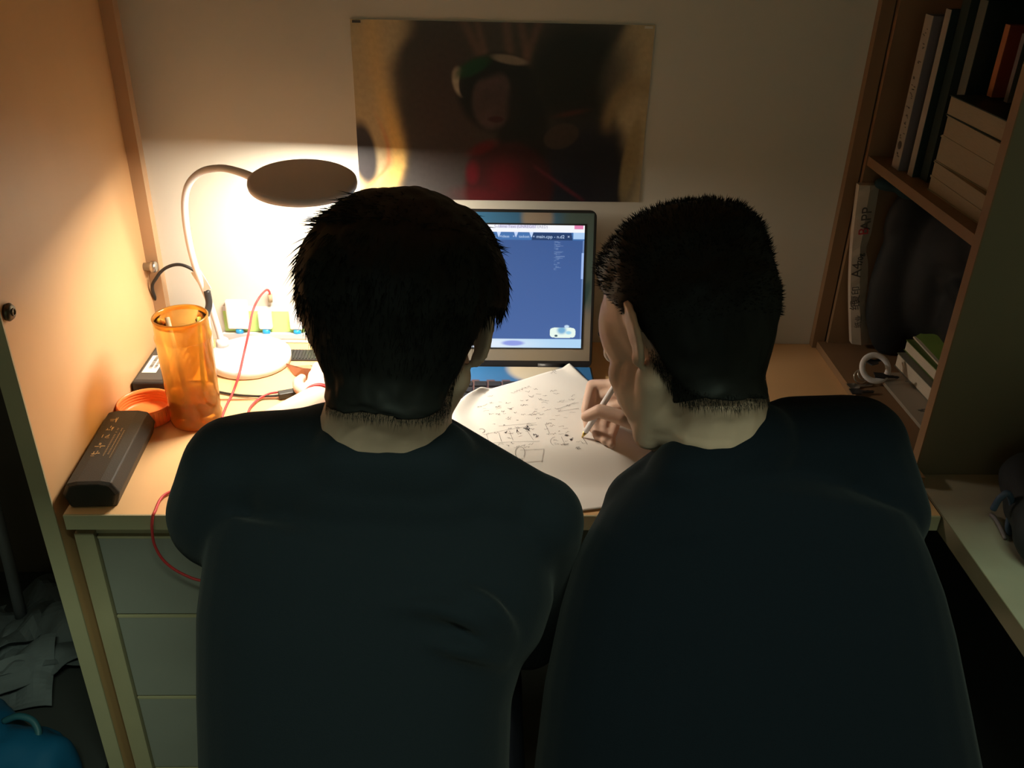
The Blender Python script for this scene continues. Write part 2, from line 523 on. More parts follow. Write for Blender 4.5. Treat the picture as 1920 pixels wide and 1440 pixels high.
def cap(mb, p0, p1, r0, r1, seg=14):
    """solid tapered capsule"""
    p0 = Vector(p0); p1 = Vector(p1); d = p1 - p0; L = d.length
    if L < 1e-6: return mb.ell(p0, (r0,) * 3)
    t = d / L; n = t.orthogonal().normalized(); bn = t.cross(n)
    prof = []
    for i in range(1, 6):
        a = -PI / 2 + PI / 2 * i / 5; prof.append((r0 * math.cos(a), r0 * math.sin(a)))
    for i in range(0, 5):
        a = PI / 2 * i / 5; prof.append((r1 * math.cos(a), L + r1 * math.sin(a)))
    vs = [p0 - t * r0]
    for rr, h in prof:
        for k in range(seg):
            a = 2 * PI * k / seg
            vs.append(p0 + t * h + (n * math.cos(a) + bn * math.sin(a)) * rr)
    vs.append(p1 + t * r1)
    fs = [(0, 1 + (k + 1) % seg, 1 + k) for k in range(seg)]
    m = len(prof)
    for i in range(m - 1):
        for k in range(seg):
            k2 = (k + 1) % seg; a = 1 + i * seg
            fs.append((a + k, a + k2, a + seg + k2, a + seg + k))
    b = 1 + (m - 1) * seg
    fs += [(b + k, b + (k + 1) % seg, len(vs) - 1) for k in range(seg)]
    return mb.add(vs, fs, True)


def chain(mb, pts, rs):
    for i in range(len(pts) - 1):
        cap(mb, pts[i], pts[i + 1], rs[i], rs[i + 1])


def remesh(mb, voxel, smooth_it=8, fac=0.5):
    me = mb.mesh('tmp')
    o = bpy.data.objects.new('tmp', me); COL.objects.link(o)
    m = o.modifiers.new('r', 'REMESH'); m.mode = 'VOXEL'; m.voxel_size = voxel; m.use_smooth_shade = True
    s = o.modifiers.new('s', 'SMOOTH'); s.factor = fac; s.iterations = smooth_it
    bpy.context.view_layer.update()
    dg = bpy.context.evaluated_depsgraph_get()
    out = bpy.data.meshes.new_from_object(o.evaluated_get(dg))
    bpy.data.objects.remove(o, do_unlink=True)
    out.polygons.foreach_set('use_smooth', [True] * len(out.polygons))
    return out


def head_matrix(c, pitch, yaw, roll, s=1.07):
    """local: x right, y face, z up"""
    return (Matrix.Translation(Vector(c)) @ Matrix.Rotation(math.radians(yaw), 4, 'Z') @
            Matrix.Rotation(math.radians(roll), 4, 'Y') @ Matrix.Rotation(-math.radians(pitch), 4, 'X') @ Matrix.Scale(s, 4))


def add_head(mb, H, eo=0.0):
    R = H.to_3x3(); sc = H.to_scale()[0]; Rn = R.normalized()
    def E(c, rad, rr=None):
        q = R if rr is None else R @ rr
        mb.ell(H @ Vector(c), rad, q, 24, 14)
    def C(a, b, r0, r1): cap(mb, H @ Vector(a), H @ Vector(b), r0 * sc, r1 * sc)
    E((0, -0.008, 0.025), (0.075, 0.093, 0.083))       # cranium
    E((0, 0.030, 0.015), (0.066, 0.062, 0.066))        # forehead
    E((0, 0.030, -0.045), (0.060, 0.056, 0.062))       # face
    E((0.034, 0.048, -0.032), (0.024, 0.026, 0.026)); E((-0.034, 0.048, -0.032), (0.024, 0.026, 0.026))   # cheeks
    E((0, 0.040, -0.078), (0.040, 0.044, 0.034))       # mouth region
    E((0, 0.062, -0.098), (0.021, 0.018, 0.016))       # chin
    C((-0.055, -0.002, -0.045), (-0.018, 0.056, -0.095), 0.019, 0.017)
    C((0.055, -0.002, -0.045), (0.018, 0.056, -0.095), 0.019, 0.017)
    C((0, 0.082, -0.005), (0, 0.101, -0.042), 0.007, 0.011)   # nose
    E((0.010, 0.092, -0.045), (0.008, 0.009, 0.007)); E((-0.010, 0.092, -0.045), (0.008, 0.009, 0.007))
    C((-0.034, 0.078, 0.013), (-0.012, 0.084, 0.012), 0.006, 0.006)     # brows
    C((0.034, 0.078, 0.013), (0.012, 0.084, 0.012), 0.006, 0.006)
    C((-0.018, 0.080, -0.068), (0.018, 0.080, -0.068), 0.005, 0.005)    # lips
    C((-0.014, 0.080, -0.077), (0.014, 0.080, -0.077), 0.006, 0.006)
    for sx in (-1, 1):                                                  # ears: rim, bowl, lobe
        ang = math.radians(32 + eo)
        e = Vector((sx * math.sin(ang), -math.cos(ang), 0)); up_ = Vector((0, 0.10, 1)).normalized(); nn = e.cross(up_)
        c0 = Vector((sx * 0.072, 0.004, 0.0)) + e * 0.016
        Re = Matrix((e, up_, nn)).transposed()
        pts = []
        for i in range(13):
            a = math.radians(-95 + 250 * i / 12)
            pts.append(H @ (c0 + e * 0.016 * math.cos(a) + up_ * 0.028 * math.sin(a)))
        for i in range(12): cap(mb, pts[i], pts[i + 1], 0.0040 * sc, 0.0040 * sc, 8)
        mb.ell(H @ c0, (0.017, 0.027, 0.0045), R @ Re, 20, 10)
        E(tuple(c0 - up_ * 0.026 - e * 0.006), (0.006, 0.008, 0.009))


def hair(name, parent, H, shape, nstr, Lfun, dirfun, extra=None, width=0.0011, seed=1, nfade=4200):
    """closed shell around the scalp that dives under the skin at the hairline, plus tapered strands on it"""
    bm = bmesh.new(); bmesh.ops.create_icosphere(bm, subdivisions=6, radius=1.0)
    for v in bm.verts:
        d = v.co.normalized()
        v.co = H @ Vector(shape(d))
    me = bpy.data.meshes.new('shell'); bm.to_mesh(me); bm.free()
    vs = [tuple(v.co) for v in me.vertices]; fs = [tuple(p.vertices) for p in me.polygons]
    out = MB(); out.add(vs, fs, True)
    bpy.data.meshes.remove(me)
    r = random.Random(seed); n = 0; tries = 0
    while n < nstr and tries < nstr * 6:
        tries += 1
        z = r.uniform(-1, 1); a = r.uniform(0, 2 * PI); q = math.sqrt(1 - z * z)
        d = Vector((q * math.cos(a), q * math.sin(a), z))
        m_ = shape(d, True)
        if m_ < 0.25 or (m_ < 0.9 and r.random() > m_): continue
        p = Vector(shape(d)); L = Lfun(d, r)
        if L <= 0: continue
        dr = Vector(dirfun(d, r)).normalized()
        n += 1
        b0 = p - d * 0.004
        side = dr.cross(Vector((r.uniform(-1, 1), r.uniform(-1, 1), r.uniform(-1, 1)))).normalized()
        up2 = dr.cross(side)
        bend = Vector((r.uniform(-.3, .3), r.uniform(-.3, .3), r.uniform(-.3, .1))) - d * 0.15
        vs = []
        for k, (tt, ww) in enumerate(((0, 1.0), (0.55, 0.75))):
            c = b0 + dr * L * tt + bend * L * tt * tt * 0.6
            for j in range(3):
                an = 2 * PI * j / 3
                vs.append(H @ (c + (side * math.cos(an) + up2 * math.sin(an)) * width * ww * 0.6))
        vs.append(H @ (b0 + dr * L + bend * L * 0.6))
        out.add(vs, [(0, 1, 4, 3), (1, 2, 5, 4), (2, 0, 3, 5), (3, 4, 6), (4, 5, 6), (5, 3, 6)], True)
    # clipped short hairs fading down the nape below the hairline
    n = 0; tries = 0
    while n < nfade and tries < nfade * 200:
        tries += 1
        z = r.uniform(-1, -0.45); a = r.uniform(PI * 0.98, PI * 2.02); q = math.sqrt(1 - z * z)
        d = Vector((q * math.cos(a), q * math.sin(a), z)); m_ = shape(d, True)
        if not (0.15 < m_ < 0.97): continue
        n += 1
        p = shape(d, False, True) + Vector((0, 0, r.uniform(-0.006, 0.008)))
        L = 0.0015 + 0.008 * r.random() ** 2
        dr = Vector((r.uniform(-.25, .25), 0.12 + r.uniform(-.12, .1), -1)).normalized(); sd_ = dr.cross(Vector((d.x, d.y, 0))).normalized()
        wd = 0.00022
        c1 = p + dr * L
        out.add([H @ (p - sd_ * wd), H @ (p + sd_ * wd), H @ (p + Vector((d.x, d.y, 0)) * wd), H @ c1], [(0, 1, 3), (1, 2, 3), (2, 0, 3), (0, 2, 1)], True)
    return out.build(name, M['hair'], parent)


def finger(mb, pts, rs):
    chain(mb, pts, rs)


def hand_flat(mb, wr, dirv, side, up, s=1.07, thumb_side=1, curl=0.25):
    """relaxed palm-down hand: wr wrist, dirv fingers direction, side to the little finger side"""
    wr = Vector(wr); d = Vector(dirv).normalized(); u = Vector(up); u = (u - d * u.dot(d)).normalized()
    sd = d.cross(u).normalized() * thumb_side       # towards the thumb
    A = lambda a, b, c: wr + (d * a + sd * b + u * c) * s
    # palm
    for b0, b1 in ((0.012, 0.028), (0.004, 0.010), (-0.004, -0.008), (-0.012, -0.026)):
        cap(mb, A(0.005, b0, 0), A(0.078, b1, 0.002), 0.013 * s, 0.0105 * s)
    cap(mb, A(0.015, 0.018, -0.006), A(0.045, 0.034, -0.008), 0.013 * s, 0.011 * s)
    for b0, L, r in ((0.028, 0.066, 0.0085), (0.010, 0.076, 0.0088), (-0.008, 0.070, 0.0084), (-0.026, 0.054, 0.0074)):
        p = [A(0.078, b0, 0.002), A(0.078 + L * 0.48, b0 * 1.08, 0.004 + 0.004 * curl), A(0.078 + L * 0.78, b0 * 1.12, -0.004 - 0.012 * curl),
             A(0.078 + L, b0 * 1.12, -0.010 - 0.03 * curl)]
        chain(mb, p, [r * s, r * s * 0.95, r * s * 0.88, r * s * 0.78])
    chain(mb, [A(0.020, 0.026, -0.006), A(0.052, 0.047, -0.010), A(0.080, 0.056, -0.012), A(0.100, 0.054, -0.013)],
          [0.012 * s, 0.0105 * s, 0.0095 * s, 0.008 * s])


def leg_chain(mb, hip, knee, ankle, toe, k=1.0):
    chain(mb, [hip, knee, ankle], [0.085 * k, 0.060 * k, 0.045 * k])


def V3(a): return Vector(tuple(a))


def shoes(parent, ankles):
    for a in ankles:
        x, y = a
        m = MB()
        cap(m, (x, y - 0.05, 0.045), (x, y + 0.14, 0.036), 0.040, 0.034)
        cap(m, (x, y - 0.03, 0.08), (x, y - 0.03, 0.11), 0.040, 0.042)
        me = remesh(m, 0.008, 4)
        for v in me.vertices: v.co.z = max(v.co.z, 0.001)
        link_mesh('shoe', me, M['sole'], parent)


def eyes(parent, H):
    for sx in (-1, 1):
        m = MB(); m.ell(H @ Vector((sx * 0.028, 0.074, -0.004)), (0.0125, 0.0125, 0.0125))
        e = m.build('eye', M['eye'], parent)
        m = MB(); m.ell(H @ Vector((sx * 0.028, 0.083, -0.0045)), (0.0055, 0.0055, 0.0055))
        m.build('iris', M['black'], e)
        m = MB(); cap(m, H @ Vector((sx * 0.044, 0.074, 0.016)), H @ Vector((sx * 0.014, 0.087, 0.016)), 0.003, 0.0035)
        m.build('eyebrow', M['hair'], parent)


# ================================================== LEFT PERSON
SA = 1.07
HA = head_matrix(pt(757, 612, 0.905), 30, -14, -2, 1.0)
tA = thing('person', 'person on the left seen from behind, dark tee, longer black hair, red cord on wrist', 'person', (-0.12, 0.62, 0.0))
bodyA = MB(); add_head(bodyA, HA, 8)
skA = HA @ Vector((0, -0.020, -0.060)); c7A = V3(pt(733, 812, 0.957))
chain(bodyA, [skA + V3(RT) * 0.010, c7A + V3(RT) * 0.008], [0.047, 0.058])
chain(bodyA, [skA - V3(RT) * 0.010, c7A - V3(RT) * 0.018], [0.047, 0.058])
LshA = V3(pt(440, 885, 0.975)); RshA = V3(pt(1010, 975, 0.975))
cap(bodyA, c7A + Vector((0, 0.025, -0.035)), LshA + V3(RT) * 0.03, 0.046, 0.042); cap(bodyA, c7A + Vector((0, 0.025, -0.035)), RshA - V3(RT) * 0.03, 0.046, 0.042)
hipA = Vector((-0.115, 0.60, 0.57))
def rr(xl, xr, y, d, b, shrink=0.0):
    return (pt((xl + xr) / 2, y, d), (xr - xl) / 2 * d / FPX - shrink, b - shrink)
ringsA = [(560, 900, 905, 0.985, 0.035), (500, 975, 930, 0.985, 0.066), (445, 1030, 985, 0.985, 0.092), (408, 1050, 1040, 0.98, 0.108), (380, 1030, 1100, 0.975, 0.112), (376, 985, 1190, 0.97, 0.115),
          (382, 960, 1300, 0.965, 0.115), (388, 955, 1440, 0.965, 0.12), (392, 965, 1620, 0.97, 0.125)]
bodyA.add(*ring_loft([rr(*r, shrink=0.018) for r in ringsA] + [(hipA + Vector((0, 0, 0.05)), 0.155, 0.11), (hipA - Vector((0, 0, 0.02)), 0.15, 0.11)]))
elA = Vector((-0.345, 1.065, 0.845)); wrA = Vector((-0.272, 1.345, 0.785))
chain(bodyA, [LshA, LshA * 0.5 + elA * 0.5, elA, elA * 0.6 + wrA * 0.4, wrA], [0.050, 0.044, 0.036, 0.036, 0.0255])
hand_flat(bodyA, wrA + Vector((0.002, 0.01, 0.0)), (0.06, 1, -0.10), None, (0, 0, 1), thumb_side=-1)
RelA = RshA + Vector((0.0, 0.10, -0.27)); RwrA = RshA + Vector((-0.08, 0.25, -0.375))
chain(bodyA, [RshA, RelA, RwrA], [0.045, 0.036, 0.026])
hand_flat(bodyA, RwrA, (-0.15, 1, -0.10), None, (0, 0, 1), thumb_side=-1)
kL = Vector((-0.24, 0.995, 0.53)); kR = Vector((0.0, 1.01, 0.53))
for kk, sx in ((kL, -1), (kR, 1)):
    chain(bodyA, [hipA + Vector((sx * 0.08, 0.02, -0.01)), kk, Vector((kk.x, 0.96, 0.10))], [0.070, 0.048, 0.035])
bA = link_mesh('body', remesh(bodyA, 0.0034, 5), M['skin'], tA)

shA = MB()
shA.add(*ring_loft([rr(*r) for r in ringsA] + [(hipA + Vector((0, 0, 0.06)), 0.168, 0.122), (hipA + Vector((0, 0, -0.03)), 0.170, 0.128)]))
nb = V3(pt(728, 862, 0.975))
cap(shA, V3(pt(668, 868, 0.975)), LshA + V3(UP) * 0.010, 0.066, 0.052)
cap(shA, V3(pt(668, 868, 0.975)), V3(pt(800, 880, 0.975)), 0.066, 0.062)
cap(shA, V3(pt(668, 870, 0.937)), V3(pt(805, 872, 0.937)), 0.052, 0.051)
cap(shA, V3(pt(660, 935, 0.955)), V3(pt(815, 945, 0.955)), 0.066, 0.062)
cap(shA, V3(pt(560, 900, 0.965)), V3(pt(668, 890, 0.95)), 0.056, 0.058); cap(shA, V3(pt(805, 895, 0.95)), V3(pt(920, 940, 0.965)), 0.055, 0.050)
cap(shA, V3(pt(628, 850, 0.98)), V3(pt(600, 860, 0.985)), 0.058, 0.058)
cap(shA, V3(pt(800, 880, 0.975)), V3(pt(1005, 965, 0.975)), 0.062, 0.044)
cap(shA, V3(pt(625, 825, 0.985)), V3(pt(470, 840, 0.98)), 0.036, 0.040)
slA = LshA * 0.56 + elA * 0.44
chain(shA, [LshA, V3(pt(425, 960, 1.0)), slA], [0.058, 0.064, 0.060])
chain(shA, [RshA, RshA + (RelA - RshA) * 0.95], [0.050, 0.047])
# folds that run from the right armpit across the back
def fold(mb, P, r):
    P = catmull([pt(*p) for p in P], 6)
    n = len(P)
    for i in range(n - 1):
        f0 = math.sin(PI * (0.12 + 0.86 * i / n)); f1 = math.sin(PI * (0.12 + 0.86 * (i + 1) / n))
        cap(mb, P[i], P[i + 1], r * f0 + 0.0008, r * f1 + 0.0008, 10)
bk = lambda d, b: d - b * 0.93
fold(shA, [(845, 1100, 0.874), (900, 1125, 0.870), (945, 1165, 0.880), (975, 1215, 0.907)], 0.0100)
fold(shA, [(720, 1135, 0.866), (820, 1140, 0.864), (890, 1168, 0.864), (960, 1225, 0.897)], 0.0095)
fold(shA, [(800, 1205, 0.863), (880, 1222, 0.866), (955, 1250, 0.897)], 0.009)
sA = link_mesh('shirt', remesh(shA, 0.0042, 22), M['shirt'], tA)
# ribbed collar
def trousers(parent, hip, kn, b=0.118):
    m = MB()
    cap(m, hip + Vector((-0.06, 0.0, 0.02)), hip + Vector((0.06, 0.0, 0.02)), 0.112, 0.112)
    for kk, sx in kn:
        chain(m, [hip + Vector((sx * 0.085, 0.01, 0.0)), kk, Vector((kk.x, 0.955, 0.16))], [0.092, 0.066, 0.055])
    return link_mesh('trousers', remesh(m, 0.008, 6), M['trouser'], parent)
trousers(tA, hipA, ((kL, -1), (kR, 1)))
shoes(tA, ((kL.x, 0.97), (kR.x, 0.97)))
eyes(tA, HA)

# hair: shell radius as a function of direction
def shapeA(d, mask=False, root=False):
    x, y, z = d
    # hairline: no hair on face and below the nape
    face = sstep(0.10, 0.42, y - 0.30 * max(0, z) * 1.0 - (0.35 if z > 0.45 else 0))
    low = sstep(-0.90, -0.985, z + 0.03 * mnoise.noise(Vector((x * 22, y * 22, 0))) + 0.0 * abs(x) + 0.1 * max(0, y + 0.3))
    sideface = sstep(0.0, -0.30, z) * sstep(-0.35, -0.05, y)
    low = low + 0.0 * x
    m_ = max(0.0, 1 - face - low - sideface)
    if mask: return m_
    base = Vector((0.078 * x, 0.094 * y - 0.008, 0.085 * z + 0.025))
    q_ = max(1e-3, math.sqrt(x * x + y * y)); tl = float(sstep(-0.15, -0.80, z) * sstep(0.25, -0.25, y / q_))
    qe = q_ + (max(q_, 0.80) - q_) * tl
    base = Vector((0.078 * x / q_ * qe, 0.094 * y / q_ * qe * (1 - 0.10 * tl) - 0.008, 0.085 * z + 0.025 - 0.030 * tl))
    if root: return base + Vector(d) * 0.0015
    th = 0.020 + 0.004 * max(0, z) + 0.004 * sstep(0.3, 0.9, abs(x)) * sstep(-0.5, 0.2, z)
    taper = sstep(0.05, -0.85, z)
    th = th * (1 - 0.72 * taper)
    nz = mnoise.noise(Vector((x, y, z)) * 3.2) * 0.0035 + mnoise.noise(Vector((x * 9, y * 9, z * 3))) * 0.0022
    k = m_
    off = (th + nz) * k - 0.016 * (1 - k)
    return base + Vector(d) * off
STUB = True
def LA(d, r):
    x, y, z = d
    if z < -0.5: return r.uniform(0.004, 0.008)
    L = r.uniform(0.010, 0.022) * (0.7 if z > 0.6 else 1) * (1.5 if (x < -0.2 and z > 0.2 and r.random() < 0.3) else 1)
    return L
def dirA(d, r):
    # falls down from the crown and outwards slightly
    down = Vector((0.15 * d.x, -0.25, -1)); tgt = down - d * down.dot(d)
    if d.z > 0.55: tgt = Vector((d.x + r.uniform(-.5, .5) - 0.4, d.y + r.uniform(-.4, .4), 0.1)) - d * 0.3
    return tgt.normalized() + d * r.uniform(0.05, 0.42) + Vector((r.uniform(-.15, .15), r.uniform(-.15, .15), r.uniform(-.1, .1)))
hair('hair', tA, HA, shapeA, 9000, LA, dirA, seed=3)
# red cord bracelet
Rw = Matrix.Rotation(math.radians(78), 3, 'X') @ Matrix.Rotation(math.radians(14), 3, 'Y')
b = MB(); b.torus(wrA + Vector((0, -0.004, 0.0)), 0.0275, 0.0020, Rw, 48, 8); b.torus(wrA + Vector((0.001, 0.001, 0.0)), 0.0272, 0.0018, Rw, 48, 8)
b.build('bracelet', M['red'], tA)

# ================================================== RIGHT PERSON
HB = head_matrix(pt(1282, 622, 0.955), 35, 33, 13, 1.03)
tB = thing('person', 'person on the right seen from behind, darker tee, short cropped hair, holding a pen', 'person', (0.28, 0.62, 0.0))
bodyB = MB(); add_head(bodyB, HB)
skB = HB @ Vector((0, -0.022, -0.062)); c7B = V3(pt(1345, 815, 0.985))
chain(bodyB, [skB + V3(RT) * 0.008, skB * 0.4 + c7B * 0.6, c7B], [0.047, 0.056, 0.068])
LshB = V3(pt(1215, 965, 1.0)); RshB = V3(pt(1600, 845, 1.0))
cap(bodyB, c7B + Vector((0, 0.01, -0.03)), LshB + V3(RT) * 0.03, 0.058, 0.045); cap(bodyB, c7B + Vector((0, 0.01, -0.03)), RshB - V3(RT) * 0.03, 0.058, 0.045)
hipB = Vector((0.29, 0.60, 0.57))
ringsB = [(1330, 1560, 860, 1.005, 0.04), (1245, 1620, 885, 1.005, 0.070), (1165, 1690, 935, 1.0, 0.098), (1125, 1722, 990, 0.995, 0.104), (1080, 1752, 1070, 0.99, 0.110), (1050, 1772, 1160, 0.985, 0.116),
          (1020, 1795, 1290, 0.98, 0.12), (1000, 1822, 1440, 0.975, 0.125), (990, 1840, 1620, 0.98, 0.13)]
bodyB.add(*ring_loft([rr(*r, shrink=0.020) for r in ringsB] + [(hipB + Vector((0, 0, 0.05)), 0.16, 0.11), (hipB - Vector((0, 0, 0.02)), 0.155, 0.11)]))
# writing hand (right hand, fingers round the pen)
zp = 0.776
Z = lambda x, y, z: V3(ptz(x, y, z))
wrB = Z(1232, 796, 0.806); elB = Vector((0.505, 1.03, 0.835))
chain(bodyB, [RshB, RshB * 0.5 + elB * 0.5, elB, elB * 0.6 + wrB * 0.4, wrB], [0.050, 0.044, 0.037, 0.037, 0.0265])
mI, mM, mR, mP = Z(1152, 722, 0.842), Z(1172, 735, 0.842), Z(1188, 752, 0.832), Z(1200, 770, 0.815)
for mm, r in ((mI, .0125), (mM, .0125), (mR, .012), (mP, .0115)):
    cap(bodyB, wrB + (mm - wrB) * 0.12, mm, 0.014, r)
chain(bodyB, [mI, Z(1110, 722, 0.832), Z(1099, 768, 0.812), Z(1103, 800, 0.792)], [.0105, .0098, .0090, .0078])
chain(bodyB, [mM, Z(1124, 742, 0.818), Z(1112, 790, 0.797), Z(1121, 818, 0.786)], [.0108, .0100, .0092, .0082])
chain(bodyB, [mR, Z(1140, 765, 0.806), Z(1130, 808, 0.790), Z(1134, 826, 0.785)], [.0104, .0096, .0088, .0078])
chain(bodyB, [mP, Z(1158, 785, 0.797), Z(1145, 820, 0.786), Z(1147, 833, 0.783)], [.0095, .0085, .0080, .0072])
chain(bodyB, [Z(1208, 798, 0.812), Z(1168, 784, 0.838), Z(1125, 770, 0.842), Z(1099, 781, 0.826)], [.0150, .0125, .0110, .0092])
LelB = LshB + Vector((0.01, 0.10, -0.27)); LwrB = LshB + Vector((0.03, 0.25, -0.375))
chain(bodyB, [LshB, LelB, LwrB], [0.045, 0.036, 0.026])
hand_flat(bodyB, LwrB, (0.15, 1, -0.10), None, (0, 0, 1), thumb_side=1)
k2L = Vector((0.19, 1.03, 0.53)); k2R = Vector((0.46, 0.98, 0.53))
for kk, sx in ((k2L, -1), (k2R, 1)):
    chain(bodyB, [hipB + Vector((sx * 0.08, 0.02, -0.01)), kk, Vector((kk.x, 0.96, 0.10))], [0.070, 0.048, 0.035])
bB = link_mesh('body', remesh(bodyB, 0.0032, 4), M['skin'], tB)
shB = MB()
shB.add(*ring_loft([rr(*r) for r in ringsB] + [(hipB + Vector((0, 0, 0.06)), 0.180, 0.125), (hipB + Vector((0, 0, -0.03)), 0.182, 0.13)]))
cap(shB, V3(pt(1300, 910, 0.995)), LshB + V3(UP) * 0.006, 0.058, 0.050)
cap(shB, V3(pt(1300, 910, 0.995)), V3(pt(1400, 868, 0.995)), 0.058, 0.064)
cap(shB, V3(pt(1400, 868, 0.995)), RshB + V3(UP) * 0.004, 0.064, 0.058)
cap(shB, V3(pt(1295, 900, 0.958)), V3(pt(1410, 838, 0.965)), 0.048, 0.050)
cap(shB, V3(pt(1480, 800, 1.0)), V3(pt(1590, 800, 1.0)), 0.034, 0.036)
cap(shB, V3(pt(1600, 850, 1.0)), V3(pt(1655, 960, 1.0)), 0.060, 0.050)
chain(shB, [LshB, LshB + (LelB - LshB) * 0.55], [0.050, 0.047])
chain(shB, [RshB, RshB + (elB - RshB) * 0.5], [0.058, 0.056])
fold(shB, [(1240, 1010, 0.905), (1300, 1000, 0.900), (1380, 985, 0.898)], 0.006)
fold(shB, [(1600, 1100, 0.900), (1680, 1150, 0.905), (1730, 1230, 0.930)], 0.008)
link_mesh('shirt', remesh(shB, 0.0042, 14), M['shirt_b'], tB)
trousers(tB, hipB, ((k2L, -1), (k2R, 1)))
shoes(tB, ((k2L.x, 0.97), (k2R.x, 0.97)))
eyes(tB, HB)

def shapeB(d, mask=False, root=False):
    x, y, z = d
    face = sstep(0.05, 0.35, y - (0.45 if z > 0.4 else 0.45 * max(0, z) / 0.4))
    xr = abs(x) / max(1e-3, math.sqrt(x * x + y * y)); low = sstep(-0.86, -0.97, z + 0.03 * mnoise.noise(Vector((x * 22, y * 22, 0))) - 0.10 * xr + 0.02 + 0.05 * math.exp(-((xr - 0.45) / 0.2) ** 2))
    sideface = sstep(-0.03, -0.20, z) * sstep(0.0, 0.22, y + 0.05 - 0.5 * (z + 0.1))
    low = low + 0.0 * x
    m_ = max(0.0, 1 - face - low - sideface)
    if mask: return m_
    base = Vector((0.078 * x, 0.094 * y - 0.008, 0.085 * z + 0.025))
    q_ = max(1e-3, math.sqrt(x * x + y * y)); tl = float(sstep(-0.15, -0.80, z) * sstep(0.25, -0.25, y / q_))
    qe = q_ + (max(q_, 0.76) - q_) * tl
    base = Vector((0.078 * x / q_ * qe, 0.094 * y / q_ * qe * (1 - 0.10 * tl) - 0.008, 0.085 * z + 0.025 - 0.030 * tl))
    if root: return base + Vector(d) * 0.0015
    th = 0.0050 + 0.0115 * sstep(0.15, 0.75, z)
    # squared, flat-topped crew cut
    th *= 1 - 0.45 * sstep(-0.1, 0.3, y)
    th += 0.006 * sstep(0.35, 0.65, z) * sstep(0.35, 0.6, math.sqrt(x * x + y * y)) 
    taper = sstep(-0.05, -0.75, z)
    th = th * (1 - 0.75 * taper)
    nz = mnoise.noise(Vector((x, y, z)) * 6) * 0.0020
    off = (th + nz) * m_ - 0.016 * (1 - m_)
    return base + Vector(d) * off
def LB(d, r):
    if d.z < -0.3: return r.uniform(0.002, 0.004)
    return r.uniform(0.005, 0.009) if d.z < 0.3 else r.uniform(0.007, 0.013)
def dirB(d, r):
    return d * 1.0 + Vector((r.uniform(-.3, .3), r.uniform(-.3, .3), r.uniform(-.1, .35)))
hair('hair', tB, HB, shapeB, 9000, LB, dirB, width=0.0010, seed=5)

# pen
tipP = Z(1090, 822, zp + 0.0006); topP = Z(1139, 745, 0.862)
pd = (topP - tipP).normalized()
Rp = Vector((0, 0, 1)).rotation_difference(pd).to_matrix()
pen = thing('pen', 'white ballpoint pen with golden tip in the right person\'s hand', 'pen', tuple(tipP))
MB().lathe([(0.0, 0.016), (0.0044, 0.016), (0.0048, 0.03), (0.0046, 0.10), (0.0040, 0.145), (0.0, 0.147)], tipP, 20, R=Rp).build('barrel', M['white'], pen)
MB().lathe([(0.0, 0.0), (0.0007, 0.0005), (0.0013, 0.004), (0.0042, 0.0165), (0.0, 0.0165)], tipP, 20, R=Rp).build('golden_tip', mat('gold_tip', (0.75, 0.55, 0.18), 0.3, metal=0.8), pen)

# stools
for x, lab in ((-0.115, 'dark round stool under the left person'), (0.29, 'dark round stool under the right person')):
    t = thing('stool', lab, 'stool', (x, 0.60, 0))
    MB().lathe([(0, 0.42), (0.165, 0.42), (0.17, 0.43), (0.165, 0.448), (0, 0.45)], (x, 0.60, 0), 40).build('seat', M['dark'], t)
    for sx in (-1, 1):
        for sy in (-1, 1):
            MB().tube([(x + sx * 0.11, 0.60 + sy * 0.11, 0.421), (x + sx * 0.15, 0.60 + sy * 0.15, 0.0)], 0.014, 10).build('leg', M['dark'], t)

# ------------------------------------------------------------------ poster on the back wall
def lerp(a, b, t): return a + (b - a) * t[..., None]
def blob(X, Y, cx, cy, rx, ry, soft=0.25, rot=0.0):
    c, s_ = math.cos(rot), math.sin(rot)
    dx, dy = X - cx, Y - cy
    a = (dx * c + dy * s_) / rx; b = (-dx * s_ + dy * c) / ry
    return 1 - sstep(1 - soft, 1 + soft, np.sqrt(a * a + b * b))
def fbm(X, Y, s, seed=0, n=4):
    o = np.zeros_like(X); r = np.random.default_rng(seed); amp = 1.0; tot = 0
    for i in range(n):
        f = s * 2 ** i
        for _ in range(3):
            a = r.uniform(0, 2 * PI); ph = r.uniform(0, 2 * PI)
            o += amp * np.sin((X * math.cos(a) + Y * math.sin(a)) * f + ph + 1.5 * np.sin((X * math.sin(a) - Y * math.cos(a)) * f * 0.6 + ph)); tot += amp
        amp *= 0.55
    return o / tot
C3 = lambda *c: np.array(c)
